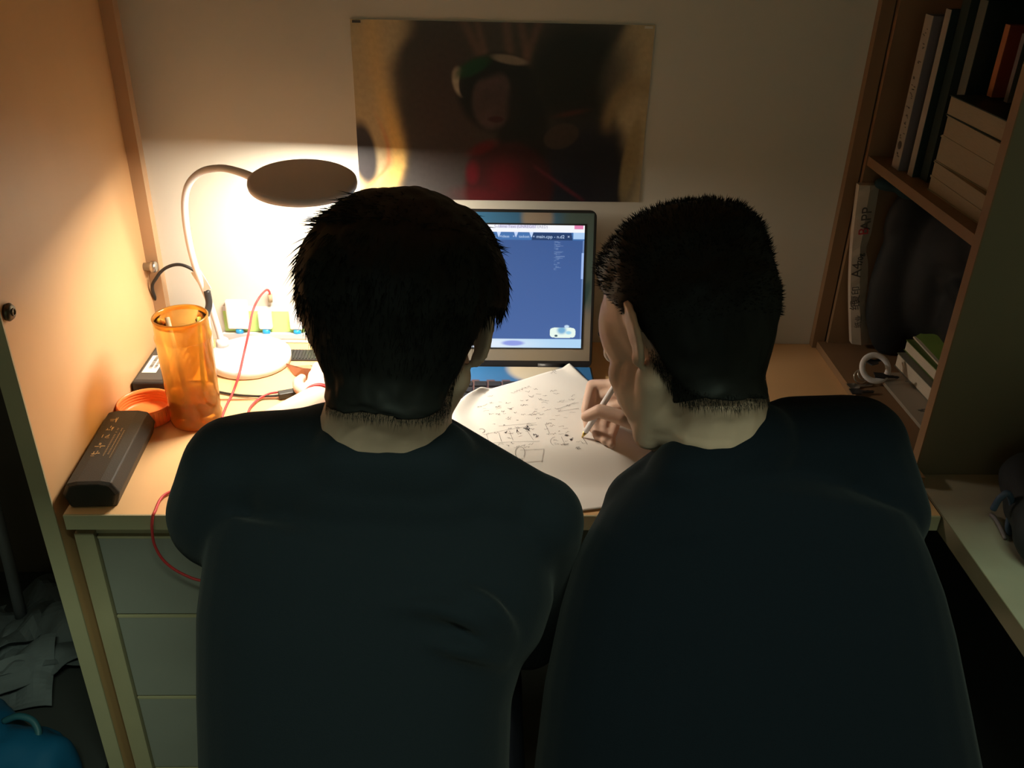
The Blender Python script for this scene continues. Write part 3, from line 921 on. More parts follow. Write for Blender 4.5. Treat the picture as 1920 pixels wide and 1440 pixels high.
def poster_col(U, V):
    X = 655 + 575 * U; Y = 37 + 339 * V          # same layout as the print, in its own units
    base = np.zeros(U.shape + (3,)) + C3(0.105, 0.085, 0.062)
    # light warm margins
    side = np.maximum(1 - sstep(715, 770, X - 22 * fbm(X, Y, 0.02, 1) - 30 * sstep(150, 60, Y) + 12), sstep(1120, 1165, X + 20 * fbm(X, Y, 0.02, 2)))
    base = lerp(base, C3(0.46, 0.36, 0.21) + 0 * base, side)
    # flames at the left: golden bands with dark wedge
    path = 695 + 45 * sstep(60, 330, Y) - 50 * sstep(300, 380, Y)
    band = np.exp(-((X - path) / 20) ** 2)
    base = lerp(base, C3(0.80, 0.50, 0.16) + 0 * base, np.clip(band * (0.35 + 0.9 * sstep(120, 330, Y)), 0, 1))
    wedge = blob(X, Y, 668, 285, 24, 62, 0.25, -0.12)
    base = lerp(base, C3(0.035, 0.03, 0.035) + 0 * base, wedge)
    streak = np.exp(-((X - path + 26 - 8 * np.sin(Y * 0.03)) / 5) ** 2) * sstep(180, 300, Y)
    base = lerp(base, C3(0.62, 0.24, 0.10) + 0 * base, np.clip(streak, 0, 1) * 0.8)
    # dark interior
    inner = sstep(725, 760, X + 14 * fbm(X, Y, 0.03, 3) - 25 * sstep(110, 40, Y) - 20 * sstep(100, 300, Y) * 0.5) * (1 - sstep(1150, 1178, X + 16 * fbm(X, Y, 0.025, 4) + 26 * np.sin((Y - 60) * 0.022)))
    base = lerp(base, C3(0.052, 0.045, 0.036) + 0 * base, inner)
    base = lerp(base, C3(0.060, 0.054, 0.054) + 0 * base, blob(X, Y, 800, 350, 90, 95, 0.6) * inner)
    base = lerp(base, C3(0.050, 0.028, 0.026) + 0 * base, blob(X, Y, 840, 200, 80, 120, 0.7) * 0.6)
    # dark right half with lumps
    base = lerp(base, C3(0.016, 0.017, 0.013) + 0 * base, blob(X, Y, 1085, 130, 100, 92, 0.35))
    base = lerp(base, C3(0.016, 0.016, 0.022) + 0 * base, np.maximum(blob(X, Y, 1110, 330, 105, 110, 0.3), sstep(1000, 1040, X) * sstep(240, 270, Y) * (1 - sstep(1190, 1204, X + 0.2 * (376 - Y)))))
    base = lerp(base, C3(0.17, 0.14, 0.10) + 0 * base, blob(X, Y, 1168, 110, 26, 60, 0.7, 0.3) * 0.5)
    # curved pale plume on the right
    pr = np.abs(np.hypot((X - 1215) / 1.0, (Y - 225) / 1.25) - 62)
    base = lerp(base, C3(0.34, 0.24, 0.12) + 0 * base, np.exp(-(pr / 15) ** 2) * sstep(1125, 1150, X) * (1 - sstep(205, 250, Y)) * 0.7)
    base = lerp(base, C3(0.34, 0.25, 0.12) + 0 * base, blob(X, Y, 1205, 290, 16, 80, 0.3, 0.12) * 0.8)
    # streaks at the top centre (plain ribbons)
    for x0, x1, w_ in ((868, 905, 10), (893, 912, 7), (948, 958, 9), (975, 992, 8), (1010, 985, 9)):
        xc = x0 + (x1 - x0) * (Y - 37) / 70.0
        base = lerp(base, C3(0.17, 0.10, 0.07) + 0 * base, np.exp(-((X - xc) / w_) ** 2) * (1 - sstep(85, 125, Y)) * 0.55)
    # generic dark-haired figure in a red dress
    base = lerp(base, C3(0.013, 0.014, 0.012) + 0 * base, np.maximum(blob(X, Y, 935, 165, 78, 74, 0.12), blob(X, Y, 985, 235, 52, 95, 0.2, -0.1)))
    face = blob(X, Y, 924, 178, 40, 56, 0.14, 0.06) * (1 - blob(X, Y, 992, 150, 32, 90, 0.25, 0.25)) * (1 - blob(X, Y, 905, 112, 60, 26, 0.35, -0.3)) * (0.85 + 0.3 * fbm(X, Y, 0.06, 12))
    base = lerp(base, C3(0.085, 0.055, 0.052) + 0 * base, face)
    base = lerp(base, C3(0.055, 0.018, 0.018) + 0 * base, blob(X, Y, 931, 214, 15, 6, 0.4))
    shoulders = np.maximum(blob(X, Y, 960, 350, 90, 92, 0.1), blob(X, Y, 915, 330, 42, 70, 0.15))
    base = lerp(base, C3(0.045, 0.012, 0.012) + 0 * base, shoulders)
    base = lerp(base, C3(0.13, 0.010, 0.016) + 0 * base, np.maximum.reduce([blob(X, Y, 885, 320, 13, 22, 0.6), blob(X, Y, 950, 330, 32, 34, 0.9) * 0.75, blob(X, Y, 905, 270, 28, 10, 0.7, -0.4) * 0.8, blob(X, Y, 915, 365, 60, 18, 0.8) * 0.5]))
    base = lerp(base, C3(0.055, 0.038, 0.03) + 0 * base, blob(X, Y, 1062, 245, 36, 24, 0.1, -0.35))
    base = lerp(base, C3(0.12, 0.03, 0.022) + 0 * base, blob(X, Y, 1080, 200, 30, 5, 0.8, -0.2) * 0.5)
    strap = np.abs((X - 1010) * 0.55 - (Y - 305) * 0.83)
    base = lerp(base, C3(0.12, 0.02, 0.03) + 0 * base, np.exp(-(strap / 4) ** 2) * sstep(1000, 1020, X) * (1 - sstep(1100, 1130, X)) * 0.7)
    base = lerp(base, C3(0.40, 0.33, 0.25) + 0 * base, blob(X, Y, 860, 145, 14, 26, 0.25, -0.2) * (1 - blob(X, Y, 870, 150, 12, 26, 0.2)) + blob(X, Y, 955, 103, 34, 8, 0.3, 0.15) * 0.5)
    base = lerp(base, C3(0.012, 0.06, 0.022) + 0 * base, blob(X, Y, 885, 118, 36, 13, 0.4, -0.45) * 0.9)
    grain = 1 + 0.10 * fbm(X, Y, 0.35, 9, 3)
    return base * grain[..., None]
px0, px1, pz0, pz1 = -0.221, 0.292, 1.040, 1.349
t = thing('poster', 'dark painted poster of a dark-haired woman in red taped on the wall above the laptop', 'poster', (0.03, WY - 0.002, 1.2))
b = MB(); b.box(px0, px1, WY - 0.0022, WY - 0.0006, pz0, pz1); b.build('sheet', M['label'], t)
print_grid('printed_picture', M['poster'], t, (px0 + 0.0005, WY - 0.0026, pz1 - 0.0005), (px1 - px0 - 0.001, 0, 0), (0, 0, -(pz1 - pz0) + 0.001), 420, 250, poster_col)
for dx in (0.004, px1 - px0 - 0.018):
    MB().box(px0 + dx, px0 + dx + 0.014, WY - 0.0034, WY - 0.0028, pz1 - 0.006, pz1 - 0.002).build('tape_strip', M['printdark'] if dx < 0.1 else M['wall'], t)

# ------------------------------------------------------------------ laptop
LX0, LX1 = -0.200, 0.2065
hy, hz = 1.492, 0.776
ty, tz = 1.568, 1.047
t = thing('laptop', 'open laptop with pictorial skin, blue code editor window glowing on its screen', 'laptop', (0.0, 1.37, 0.75))
b = MB().box(LX0, LX1, 1.235, 1.492, 0.752, 0.773); b.build('base', M['black'], t, bevel=0.003)
def sky_skin(U, V):
    c = np.zeros(U.shape + (3,)) + C3(0.03, 0.14, 0.34)
    c = lerp(c, C3(0.55, 0.48, 0.36) + 0 * c, blob(U, V, 0.74, 0.02, 0.12, 0.20, 0.2))
    sk = sstep(0.20, 0.22, V - 0.012 * np.sign(np.sin(U * 90)))
    c = lerp(c, C3(0.12, 0.06, 0.05) + 0 * c, sk)
    return c
print_grid('deck_skin', M['lid_skin'], t, (LX0 + 0.004, 1.488, 0.7736), (LX1 - LX0 - 0.008, 0, 0), (0, -0.250, 0), 160, 90, sky_skin)
kb = MB()
for i in range(5):
    for j in range(15):
        kx = LX0 + 0.014 + j * 0.0252; ky = 1.430 - i * 0.021
        kb.box(kx, kx + 0.0215, ky - 0.0175, ky, 0.7738, 0.7758)
tag(kb.build('keyboard', M['black'], t, bevel=0.0006), kind='stuff')
for xx in (LX0 + 0.06, LX1 - 0.10):
    MB().tube([(xx, 1.494, 0.772), (xx + 0.05, 1.494, 0.772)], 0.007, 12).build('hinge', M['black'], t)
upv = np.array([0, ty - hy, tz - hz]); LH = np.linalg.norm(upv); upn = upv / LH
nrm = np.array([0, -upn[2], upn[1]])        # faces the viewer
def lidp(u, v, off=0.0):
    """u from left 0..1, v from bottom 0..1"""
    return np.array([LX0 + (LX1 - LX0) * u, hy, hz]) + upv * v + nrm * off
b = MB(); th = 0.0075
q = []
rc = 0.012
def rrect(u0, u1, v0, v1, r, off, n=5):
    W, H_ = (LX1 - LX0), LH; pts = []
    for cx, cy, a0 in ((u1 * W - r, v1 * H_ - r, 0), (u0 * W + r, v1 * H_ - r, 90), (u0 * W + r, v0 * H_ + r, 180), (u1 * W - r, v0 * H_ + r, 270)):
        for k in range(n + 1):
            a = math.radians(a0 + 90 * k / n)
            pts.append(lidp((cx + r * math.cos(a)) / W, (cy + r * math.sin(a)) / H_, off))
    return pts
b.hexa(rrect(0, 1, -0.02, 1, rc, -th), rrect(0, 1, -0.02, 1, rc, 0.0))
lid = b.build('lid', M['black'], t, bevel=0.0015)
def bezel_col(U, V):
    c = np.zeros(U.shape + (3,)) + C3(0.05, 0.18, 0.36)
    warm = sstep(0.35, 0.75, V)
    c = lerp(c, C3(0.30, 0.26, 0.21) + 0 * c, warm)
    c = lerp(c, C3(0.11, 0.17, 0.16) + 0 * c, sstep(0.80, 0.90, U) * (1 - sstep(0.55, 0.70, V)))
    c = lerp(c, C3(0.36, 0.30, 0.24) + 0 * c, blob(U, V, 0.745, 0.03, 0.07, 0.12, 0.25))
    c = lerp(c, C3(0.05, 0.11, 0.12) + 0 * c, blob(U, V, 0.965, 0.55, 0.02, 0.10, 0.3, 0.2))
    c = lerp(c, C3(0.32, 0.27, 0.20) + 0 * c, sstep(0.885, 0.90, V))
    return c
bz = print_grid('bezel_skin', M['lid_skin'], t, lidp(0.012, 0.982, 0.0004), lidp(0.988, 0.982) - lidp(0.012, 0.982), lidp(0.012, 0.028) - lidp(0.012, 0.982), 200, 120, bezel_col)
su0, su1, sv0, sv1 = 0.055, 0.9475, 0.115, 0.905
fr = MB(); fr.hexa([lidp(a, c, 0.0004) for a, c in ((su0 - 0.006, sv0 - 0.008), (su1 + 0.008, sv0 - 0.008), (su1 + 0.008, sv1 + 0.010), (su0 - 0.006, sv1 + 0.010))],
                   [lidp(a, c, 0.0010) for a, c in ((su0 - 0.006, sv0 - 0.008), (su1 + 0.008, sv0 - 0.008), (su1 + 0.008, sv1 + 0.010), (su0 - 0.006, sv1 + 0.010))])
fr.build('screen_frame', M['black'], t)
def screen_col(U, V):
    c = np.zeros(U.shape + (3,)) + C3(0.040, 0.095, 0.275)
    c = lerp(c, C3(0.065, 0.135, 0.36) + 0 * c, V)
    tb = V < 0.118
    c[tb] = (0.055, 0.165, 0.42)
    c[V < 0.058] = (0.92, 0.93, 0.97)
    c[(V < 0.030) & (U > 0.948) & (U < 0.992)] = (0.75, 0.22, 0.42)
    c[(V < 0.026) & (U > 0.58) & (U < 0.76)] = (0.72, 0.70, 0.88)
    act = (V >= 0.060) & (V < 0.118) & (U > 0.745 - 0.10 * (V - 0.06)) & (U < 0.935 + 0.12 * (V - 0.06))
    c[act] = (0.015, 0.045, 0.14)
    c[(V >= 0.058) & (V < 0.110) & (U > 0.945)] = (0.42, 0.62, 0.90)
    for k, x in enumerate((0.20, 0.30, 0.40, 0.49, 0.578, 0.662, 0.738)):
        tri = (V >= 0.058) & (V < 0.10) & (np.abs(U - x) < 0.010 - 0.22 * (V - 0.058))
        c[tri] = (0.55, 0.68, 0.95)
    c[(U > 0.992) & (V > 0.118) & (V < 0.925)] = (0.15, 0.25, 0.50)
    c[(U > 0.988) & (V > 0.22) & (V < 0.43)] = (0.35, 0.50, 0.85)
    # task bar
    bar = V > 0.925
    c[bar] = (0.42, 0.66, 0.90)
    c = lerp(c, C3(0.78, 0.86, 0.96) + 0 * c, bar * blob(U, V, 0.42, 0.97, 0.3, 0.06, 0.8))
    c = lerp(c, C3(0.28, 0.34, 0.78) + 0 * c, bar * blob(U, V, 0.655, 0.962, 0.055, 0.022, 0.3))
    # light picture widget, lower right
    W_, H_ = 0.128, 0.085; cu, cv = 0.905, 0.872
    d = np.maximum(np.abs(U - cu) / (W_ / 2), np.abs(V - cv) / (H_ / 2))
    rr_ = (np.abs((U - cu) / (W_ / 2)) ** 5 + np.abs((V - cv) / (H_ / 2)) ** 5) < 1
    c[rr_] = (0.82, 0.95, 0.86)
    c = lerp(c, C3(0.18, 0.42, 0.66) + 0 * c, blob(U, V, 0.90, 0.852, 0.022, 0.030, 0.5) * rr_)
    c = lerp(c, C3(0.35, 0.66, 0.85) + 0 * c, blob(U, V, 0.935, 0.872, 0.014, 0.014, 0.4, 0.6) * rr_)
    c = lerp(c, C3(0.03, 0.08, 0.12) + 0 * c, blob(U, V, 0.872, 0.898, 0.008, 0.009, 0.3))
    c = lerp(c, C3(0.55, 0.72, 0.9) + 0 * c, blob(U, V, 0.925, 0.820, 0.012, 0.012, 0.3))
    return c
sc = print_grid('screen', M['screen'], t, lidp(su0, sv1, 0.0014), lidp(su1, sv1) - lidp(su0, sv1), lidp(su0, sv0) - lidp(su0, sv1), 480, 290, screen_col)
def scr(u, v, off=0.0017): return lidp(su0 + (su1 - su0) * u, sv1 + (sv0 - sv1) * v, off)
def stext(txt, u, v, size, m='screentext', align='LEFT'):
    F = frame(scr(u, v), (1, 0, 0), upn)
    text_mesh(txt, size, F, 'screen_text', M[m], sc, 0.00001, align)
stext('Sublime Text (UNREGISTERED)', 0.555, 0.014, 0.0072, 'screentext_d')
stext('main.cpp - n.d2', 0.762, 0.092, 0.0082); stext('×', 0.915, 0.092, 0.0082)
for x, s_ in ((0.215, 'ideas.txt'), (0.315, 'draw.cpp'), (0.412, 'test.cpp'), (0.500, 'hashmap'), (0.592, 'ideas'), (0.676, 'taskset')):
    stext(s_ + '   ×', x, 0.092, 0.0068)
r = random.Random(4); mm = MB()
for i in range(40):
    v = 0.128 + i * 0.0058; x = 0.852 + r.choice((0, 0, 0.008, 0.016)); L = r.choice((0.006, 0.012, 0.02, 0.03, 0.045)) * (0.6 if i > 22 else 1)
    if i in (12, 13, 19, 27, 33): continue
    p = [scr(x, v), scr(x + L, v), scr(x + L, v + 0.0026), scr(x, v + 0.0026)]
    mm.add([q for q in p], [(0, 3, 2, 1)])
mm.build('minimap', mat('minimap_dim', (0, 0, 0), 0.5, emit=(0.25, 0.38, 0.68), estr=0.75), sc)

# ------------------------------------------------------------------ drawing paper lying over laptop and desk
def Hp(x, y):
    on = float(sstep(1.13, 1.226, y)) * float(1 - sstep(0.212, 0.29, x))
    return 0.7525 + 0.0255 * on + 0.0009 * math.sin(x * 41 + y * 13) * math.sin(y * 29)
e0 = catmull([(0.164, 1.485), (0.215, 1.395), (0.29, 1.26), (0.375, 1.130)], 12)
e1 = catmull([(0.0, 1.386), (-0.028, 1.352), (-0.047, 1.288), (-0.01, 1.225), (0.065, 1.15), (0.1425, 1.079)], 8)
def rs2(P, n):
    P = [Vector((p[0], p[1], 0)) for p in [(q[0], q[1]) for q in P]]
    d = [0]
    for i in range(1, len(P)): d.append(d[-1] + (P[i] - P[i - 1]).length)
    out = []; j = 0
    for k in range(n + 1):
        s_ = d[-1] * k / n
        while j < len(d) - 2 and d[j + 1] < s_: j += 1
        f = (s_ - d[j]) / max(1e-9, d[j + 1] - d[j]); out.append(P[j].lerp(P[j + 1], min(1, f)))
    return out
def c3(P): return [(p[0], p[1], 0) for p in P]
N1, N2 = 64, 56
A0, A1 = rs2(catmull(c3([(0.164, 1.485), (0.215, 1.395), (0.29, 1.26), (0.375, 1.130)]), 12), N1), rs2(catmull(c3([(0.0, 1.386), (-0.028, 1.352), (-0.047, 1.288), (-0.01, 1.225), (0.065, 1.15), (0.1425, 1.079)]), 8), N1)
vs = []; fs = []
for i in range(N1 + 1):
    for j in range(N2 + 1):
        p = A0[i].lerp(A1[i], j / N2); z = Hp(p.x, p.y)
        curl = 0.010 * float(sstep(0.86, 1.0, j / N2)) * float(1 - sstep(0.30, 0.5, i / N1)) + 0.006 * float(sstep(0.9, 1.0, 1 - j / N2)) * float(1 - sstep(0, 0.15, i / N1))
        vs.append((p.x, p.y, z + curl))
for i in range(N1):
    for j in range(N2):
        a = i * (N2 + 1) + j; fs.append((a, a + 1, a + N2 + 2, a + N2 + 1))
pp = MB(); pp.add(vs, fs, True)
po = pp.build('drawing_sheet', M['paper'], None, loc=(0.12, 1.28, 0.755))
m = po.modifiers.new('thick', 'SOLIDIFY'); m.thickness = 0.0006
tag(po, 'large white sheet covered in pencil sketches, lying over laptop and desk', 'paper')
# pencil marks: thin ribbons draped just above the sheet
def on_sheet(px, py):
    p = Z(px, py, 0.775); return (p.x, p.y)
def ribbon(mb, P, wd):
    P = [Vector((p[0], p[1], Hp(p[0], p[1]) + 0.0007)) for p in P]
    for i in range(len(P) - 1):
        d = (P[i + 1] - P[i]); s_ = Vector((-d.y, d.x, 0))
        if s_.length < 1e-7: continue
        s_ = s_.normalized() * wd * 0.5
        mb.add([P[i] - s_, P[i + 1] - s_, P[i + 1] + s_, P[i] + s_], [(0, 1, 2, 3)])
r = random.Random(11); lt = MB(); dk = MB()
def word(mb, cx, cy, L, h, n, wd=0.0006):
    P = [on_sheet(cx + L * k / n + r.uniform(-1, 1), cy - 0.06 * L * k / n + r.uniform(-h, h)) for k in range(n + 1)]
    ribbon(mb, P, wd)
def circ(mb, cx, cy, rx, ry, a0=0, a1=6.4, wd=0.0006):
    ribbon(mb, [on_sheet(cx + rx * math.cos(a0 + (a1 - a0) * k / 16), cy + ry * math.sin(a0 + (a1 - a0) * k / 16)) for k in range(17)], wd)
def line(mb, a, b, wd=0.0005):
    ribbon(mb, [on_sheet(a[0] + (b[0] - a[0]) * k / 6, a[1] + (b[1] - a[1]) * k / 6) for k in range(7)], wd)
circ(dk, 903, 812, 6, 4, 0, 12, 0.0006)
for (x0, y0, x1, y1) in ((935, 803, 1005, 796), (912, 818, 1000, 800), (915, 835, 1012, 830), (912, 818, 918, 838), (935, 815, 940, 832), (955, 812, 962, 830), (985, 806, 1000, 828),
                         (1022, 798, 1030, 815), (1052, 822, 1060, 838), (975, 845, 1020, 843), (978, 860, 1018, 858), (1020, 843, 1016, 860), (1045, 770, 1078, 757), (1045, 775, 1085, 768)):
    line(lt, (x0, y0), (x1, y1))
for (cx, cy) in ((945, 815), (968, 812), (989, 808), (1000, 818), (1060, 820), (1069, 827), (985, 803), (1004, 820)):
    word(dk, cx, cy, 5, 3, 7, 0.0009)
word(dk, 885, 751, 8, 4, 3, 0.0012); line(dk, (1090, 822), (1101, 837), 0.0007); word(dk, 981, 807, 9, 2, 10, 0.0013); word(dk, 1059, 819, 7, 2, 9, 0.0012); word(dk, 1067, 827, 7, 2, 9, 0.0009)
circ(lt, 975, 848, 9, 8, 1, 7); word(dk, 972, 858, 8, 3, 9, 0.0008); circ(lt, 1042, 830, 10, 8, 2, 4.6)
for k in range(95):
    x, y = r.uniform(905, 1090), r.uniform(745, 845)
    if x > 1085 - (y - 745) * 0.2 and y < 820: continue
    word(lt, x, y, r.uniform(4, 12), r.uniform(0.8, 2.2), r.randint(3, 7), 0.0005)
for (x, y) in ((1035, 699), (1032, 703), (1000, 733), (985, 738), (1004, 742), (1018, 745), (1032, 736), (1038, 741), (992, 748), (985, 755), (1010, 752), (918, 758), (905, 762), (930, 766), (948, 760), (952, 770), (940, 775),
               (860, 782), (868, 779), (905, 740), (914, 746), (895, 765), (990, 780), (1000, 776), (1070, 745), (1066, 752)):
    word(lt, x, y, r.uniform(5, 12), 1.6, 6, 0.0006)
for k in range(7):      # shaded swatch
    word(lt, 958 + k * 5, 741 - k * 2.2, 7, 1.6, 6, 0.0005)
tag(lt.build('pencil_lines', M['ink'], po), kind='stuff'); tag(dk.build('dark_marks', M['ink_dark'], po), kind='stuff')

# ------------------------------------------------------------------ orange bottle, lid, case, power brick
def clearmat(name, tint, trl, fac, rough=0.1):
    m = bpy.data.materials.new(name); m.use_nodes = True; nt = m.node_tree
    for n in list(nt.nodes): nt.nodes.remove(n)
    out = nt.nodes.new('ShaderNodeOutputMaterial')
    tr = nt.nodes.new('ShaderNodeBsdfTransparent'); tr.inputs[0].default_value = (*tint, 1)
    tl = nt.nodes.new('ShaderNodeBsdfTranslucent'); tl.inputs[0].default_value = (*trl, 1)
    df = nt.nodes.new('ShaderNodeBsdfDiffuse'); df.inputs[0].default_value = (*trl, 1)
    gl = nt.nodes.new('ShaderNodeBsdfGlossy'); gl.inputs['Roughness'].default_value = rough; gl.inputs[0].default_value = (1, 0.85, 0.7, 1)
    m0 = nt.nodes.new('ShaderNodeMixShader'); m0.inputs[0].default_value = 0.35
    m1 = nt.nodes.new('ShaderNodeMixShader'); m1.inputs[0].default_value = fac
    m2 = nt.nodes.new('ShaderNodeMixShader')
    fr_ = nt.nodes.new('ShaderNodeFresnel'); fr_.inputs[0].default_value = 1.4
    L = nt.links.new
    L(tl.outputs[0], m0.inputs[1]); L(df.outputs[0], m0.inputs[2])
    L(tr.outputs[0], m1.inputs[1]); L(m0.outputs[0], m1.inputs[2])
    L(fr_.outputs[0], m2.inputs[0]); L(m1.outputs[0], m2.inputs[1]); L(gl.outputs[0], m2.inputs[2]); L(m2.outputs[0], out.inputs[0])
    return m
M['obottle'] = clearmat('orange_bottle_plastic', (1.0, 0.66, 0.24), (1.0, 0.50, 0.10), 0.40)
M['teafluid'] = clearmat('tea_liquid', (0.55, 0.27, 0.15), (0.34, 0.10, 0.03), 0.40)
BC = (-0.476, 1.335, 0.7503)
t = thing('bottle', 'open orange translucent water bottle standing on the desk', 'bottle', BC)
MB().lathe([(0.0, 0.004), (0.034, 0.002), (0.038, 0.0), (0.0415, 0.004), (0.0425, 0.014), (0.0405, 0.022), (0.0415, 0.030), (0.0425, 0.10), (0.043, 0.150), (0.0445, 0.156),
            (0.0445, 0.160), (0.0425, 0.166), (0.0425, 0.188), (0.0435, 0.192), (0.0415, 0.194), (0.0398, 0.191), (0.0402, 0.186)],
           BC, 64, open_top=True).build('body', M['obottle'], t)
MB().lathe([(0.0, 0.0185), (0.0355, 0.0205), (0.0386, 0.0305), (0.0392, 0.054), (0.0, 0.054)], BC, 48).build('tea', M['teafluid'], t)
MB().tube([(-0.486, 1.335, 0.79), (-0.502, 1.350, 0.932)], 0.004, 10).build('stirring_stick', M['pages'], t)
MB().tube([(-0.462, 1.345, 0.79), (-0.454, 1.358, 0.930)], 0.0035, 10).build('stirring_stick', M['lime'], t)

LCn = (-0.5610, 1.343, 0.7503)
t = thing('screw_cap', 'orange screw lid lying open side up beside the bottle', 'cap', LCn)
pr = [(0.0, 0.0), (0.042, 0.0), (0.0445, 0.003), (0.0452, 0.028), (0.0445, 0.0305), (0.0425, 0.0305)]
for k in range(4): pr += [(0.0423, 0.027 - k * 0.005), (0.0408, 0.0255 - k * 0.005), (0.0423, 0.024 - k * 0.005)]
pr += [(0.041, 0.006), (0.038, 0.004), (0.0, 0.0035)]
MB().lathe(pr, LCn, 64).build('cup', M['orange'], t)
b = MB()
for k in range(40):
    a = 2 * PI * k / 40
    b.tube([(LCn[0] + 0.0450 * math.cos(a), LCn[1] + 0.0450 * math.sin(a), 0.7535), (LCn[0] + 0.0454 * math.cos(a), LCn[1] + 0.0454 * math.sin(a), 0.777)], 0.0009, 6)
tag(b.build('grip_ribs', M['orange'], t), kind='stuff')
b = MB(); b.torus((-0.503, 1.352, 0.772), 0.008, 0.0035, Matrix.Rotation(0.5, 3, 'X'), 20, 8)
b.tube([(-0.505, 1.362, 0.772), (-0.510, 1.375, 0.765), (-0.512, 1.39, 0.755)], 0.0025, 8); b.build('strap_loop', M['black'], t)

t = thing('glasses_case', 'long black hexagonal glasses case with gold lettering beside the cabinet panel', 'case', (-0.565, 1.2, 0.7503))
fl = Z(134, 896, 0.792); frr = Z(208, 903, 0.792); bl = Z(247, 773, 0.792); br = Z(297, 780, 0.792)
fl = Vector((max(fl.x, -0.600), fl.y, 0)); fl.z = 0
ax = Vector((frr.x, frr.y, 0)) ; bx = Vector((-0.538, 1.292, 0))
d = (Vector((bx.x, bx.y, 0)) - Vector((ax.x, ax.y, 0))); Lc = d.length; d.normalize(); sdv = Vector((d.y, -d.x, 0))
cen0 = Vector((ax.x, ax.y, 0)) - sdv * 0.031
def csec(o, k=1.0, dz=0.0):
    pr = [(-0.031, 0.040), (-0.016, 0.0435), (0.016, 0.0435), (0.031, 0.040), (0.040, 0.022), (0.033, 0.0), (-0.033, 0.0), (-0.040, 0.022)]
    return [o + sdv * (a * k) + Vector((0, 0, 0.7503 + dz + (z - 0.02) * k + 0.02)) for a, z in pr]
b = MB(); A_ = csec(cen0 - d * 0.0); B_ = csec(cen0 + d * Lc)
n8 = 8
A1_ = csec(cen0 - d * 0.006, 0.86); B1_ = csec(cen0 + d * (Lc + 0.006), 0.86)
b.add(A1_ + A_ + B_ + B1_, [tuple(range(8))[::-1], tuple(range(24, 32))] + [(l * 8 + i, l * 8 + (i + 1) % 8, (l + 1) * 8 + (i + 1) % 8, (l + 1) * 8 + i) for l in range(3) for i in range(8)])
b.build('case_body', M['blackmatte'], t, bevel=0.0015)
gm = MB(); r = random.Random(5)
gl0 = cen0 + Vector((0, 0, 0.7503 + 0.0440))
def gstroke(a, c, L, horiz, wd=0.0007):
    p = gl0 + d * a + sdv * c
    u, v = (d, sdv) if horiz else (sdv, d)
    gm.add([p - u * L / 2 - v * wd / 2, p + u * L / 2 - v * wd / 2, p + u * L / 2 + v * wd / 2, p - u * L / 2 + v * wd / 2], [(0, 1, 2, 3)] if horiz else [(3, 2, 1, 0)])
for k in range(5):         # five large characters in a row along the case
    a0 = 0.070 + k * 0.024
    for j in range(7): gstroke(a0 + r.uniform(-0.005, 0.005), -0.012 + r.uniform(-0.005, 0.005), r.uniform(0.004, 0.009), r.random() < 0.5, 0.0010)
for row in range(2):
    for k in range(22):
        if r.random() < 0.85: gstroke(0.066 + k * 0.0036, 0.001 + row * 0.006, 0.0026, r.random() < 0.5, 0.0008)
for k in range(26): gstroke(0.06 + k * 0.003, 0.012, 0.002, k % 2 == 0, 0.0006)
gm.build('gold_lettering', M['gold'], t)

t = thing('power_brick', 'black laptop power brick with white barcode label behind the orange bottle', 'charger', (-0.55, 1.52, 0.7503))
b = MB().box(-0.604, -0.520, 1.405, 1.600, 0.7503, 0.782); b.build('brick_body', M['black'], t, bevel=0.004, seg=3)
b = MB().box(-0.600, -0.524, 1.415, 1.592, 0.7818, 0.7822); b.build('info_plate', mat('brick_plate', (0.07, 0.065, 0.06), 0.5), t)
lb = MB().box(-0.597, -0.572, 1.440, 1.505, 0.7823, 0.7826).build('barcode_label', M['label'], t)
b = MB(); r = random.Random(2); y = 1.456
while y < 1.50:
    wv = r.choice((0.0006, 0.001, 0.0016)); b.box(-0.590, -0.584, y, y + wv, 0.7827, 0.7828); b.box(-0.581, -0.576, y + 0.001, y + 0.001 + wv, 0.7827, 0.7828); y += wv + r.choice((0.0006, 0.0012))
b.build('barcode', M['printdark'], lb)
FB = lambda x, y: frame(Vector((x, y, 0.7823)), (0, 1, 0), (-1, 0, 0))
for x, y, s_, z_ in ((-0.566, 1.50, 'AC ADAPTER', 0.010), (-0.556, 1.50, 'INPUT 100-240V', 0.008), (-0.546, 1.505, 'OUTPUT 19V 6.3A', 0.008), (-0.536, 1.50, '50-60Hz', 0.009), (-0.588, 1.54, 'LPS  CE', 0.010)):
    text_mesh(s_, z_, FB(x, y), 'plate_text', M['label'], t, 0.00002)

Yv = lambda x, y, Y: V3(pty(x, y, Y))
t = thing('charger_cable', 'thick black charger cable looping up behind the orange bottle with a white tag', 'cable', (-0.55, 1.52, 0.75))
P = [Vector((-0.585, 1.602, 0.770)), Yv(283, 600, 1.605), Yv(286, 545, 1.57), Yv(294, 520, 1.56), Yv(310, 503, 1.56), Yv(333, 496, 1.56), Yv(355, 502, 1.56), Yv(376, 518, 1.56), Yv(388, 545, 1.555), Yv(392, 570, 1.55), Yv(386, 592, 1.54), Vector((-0.512, 1.50, 0.785)), Vector((-0.53, 1.45, 0.765))]
P[1].x = max(P[1].x, -0.600)
MB().tube(catmull(P, 10), 0.0030, 10).build('cord', M['black'], t)
MB().tube(catmull([P[8], P[9], P[10]], 8), 0.0062, 12).build('ferrite_sleeve', M['black'], t)
a, c = Yv(366, 509, 1.553), Yv(390, 541, 1.549)
F = frame((a + c) / 2, c - a, (0.3, -0.2, 1)); b = MB()
bo = [F @ Vector(q) for q in ((-0.021, -0.010, 0), (0.019, -0.012, 0.002), (0.021, 0.008, 0.001), (-0.016, 0.012, -0.001))]
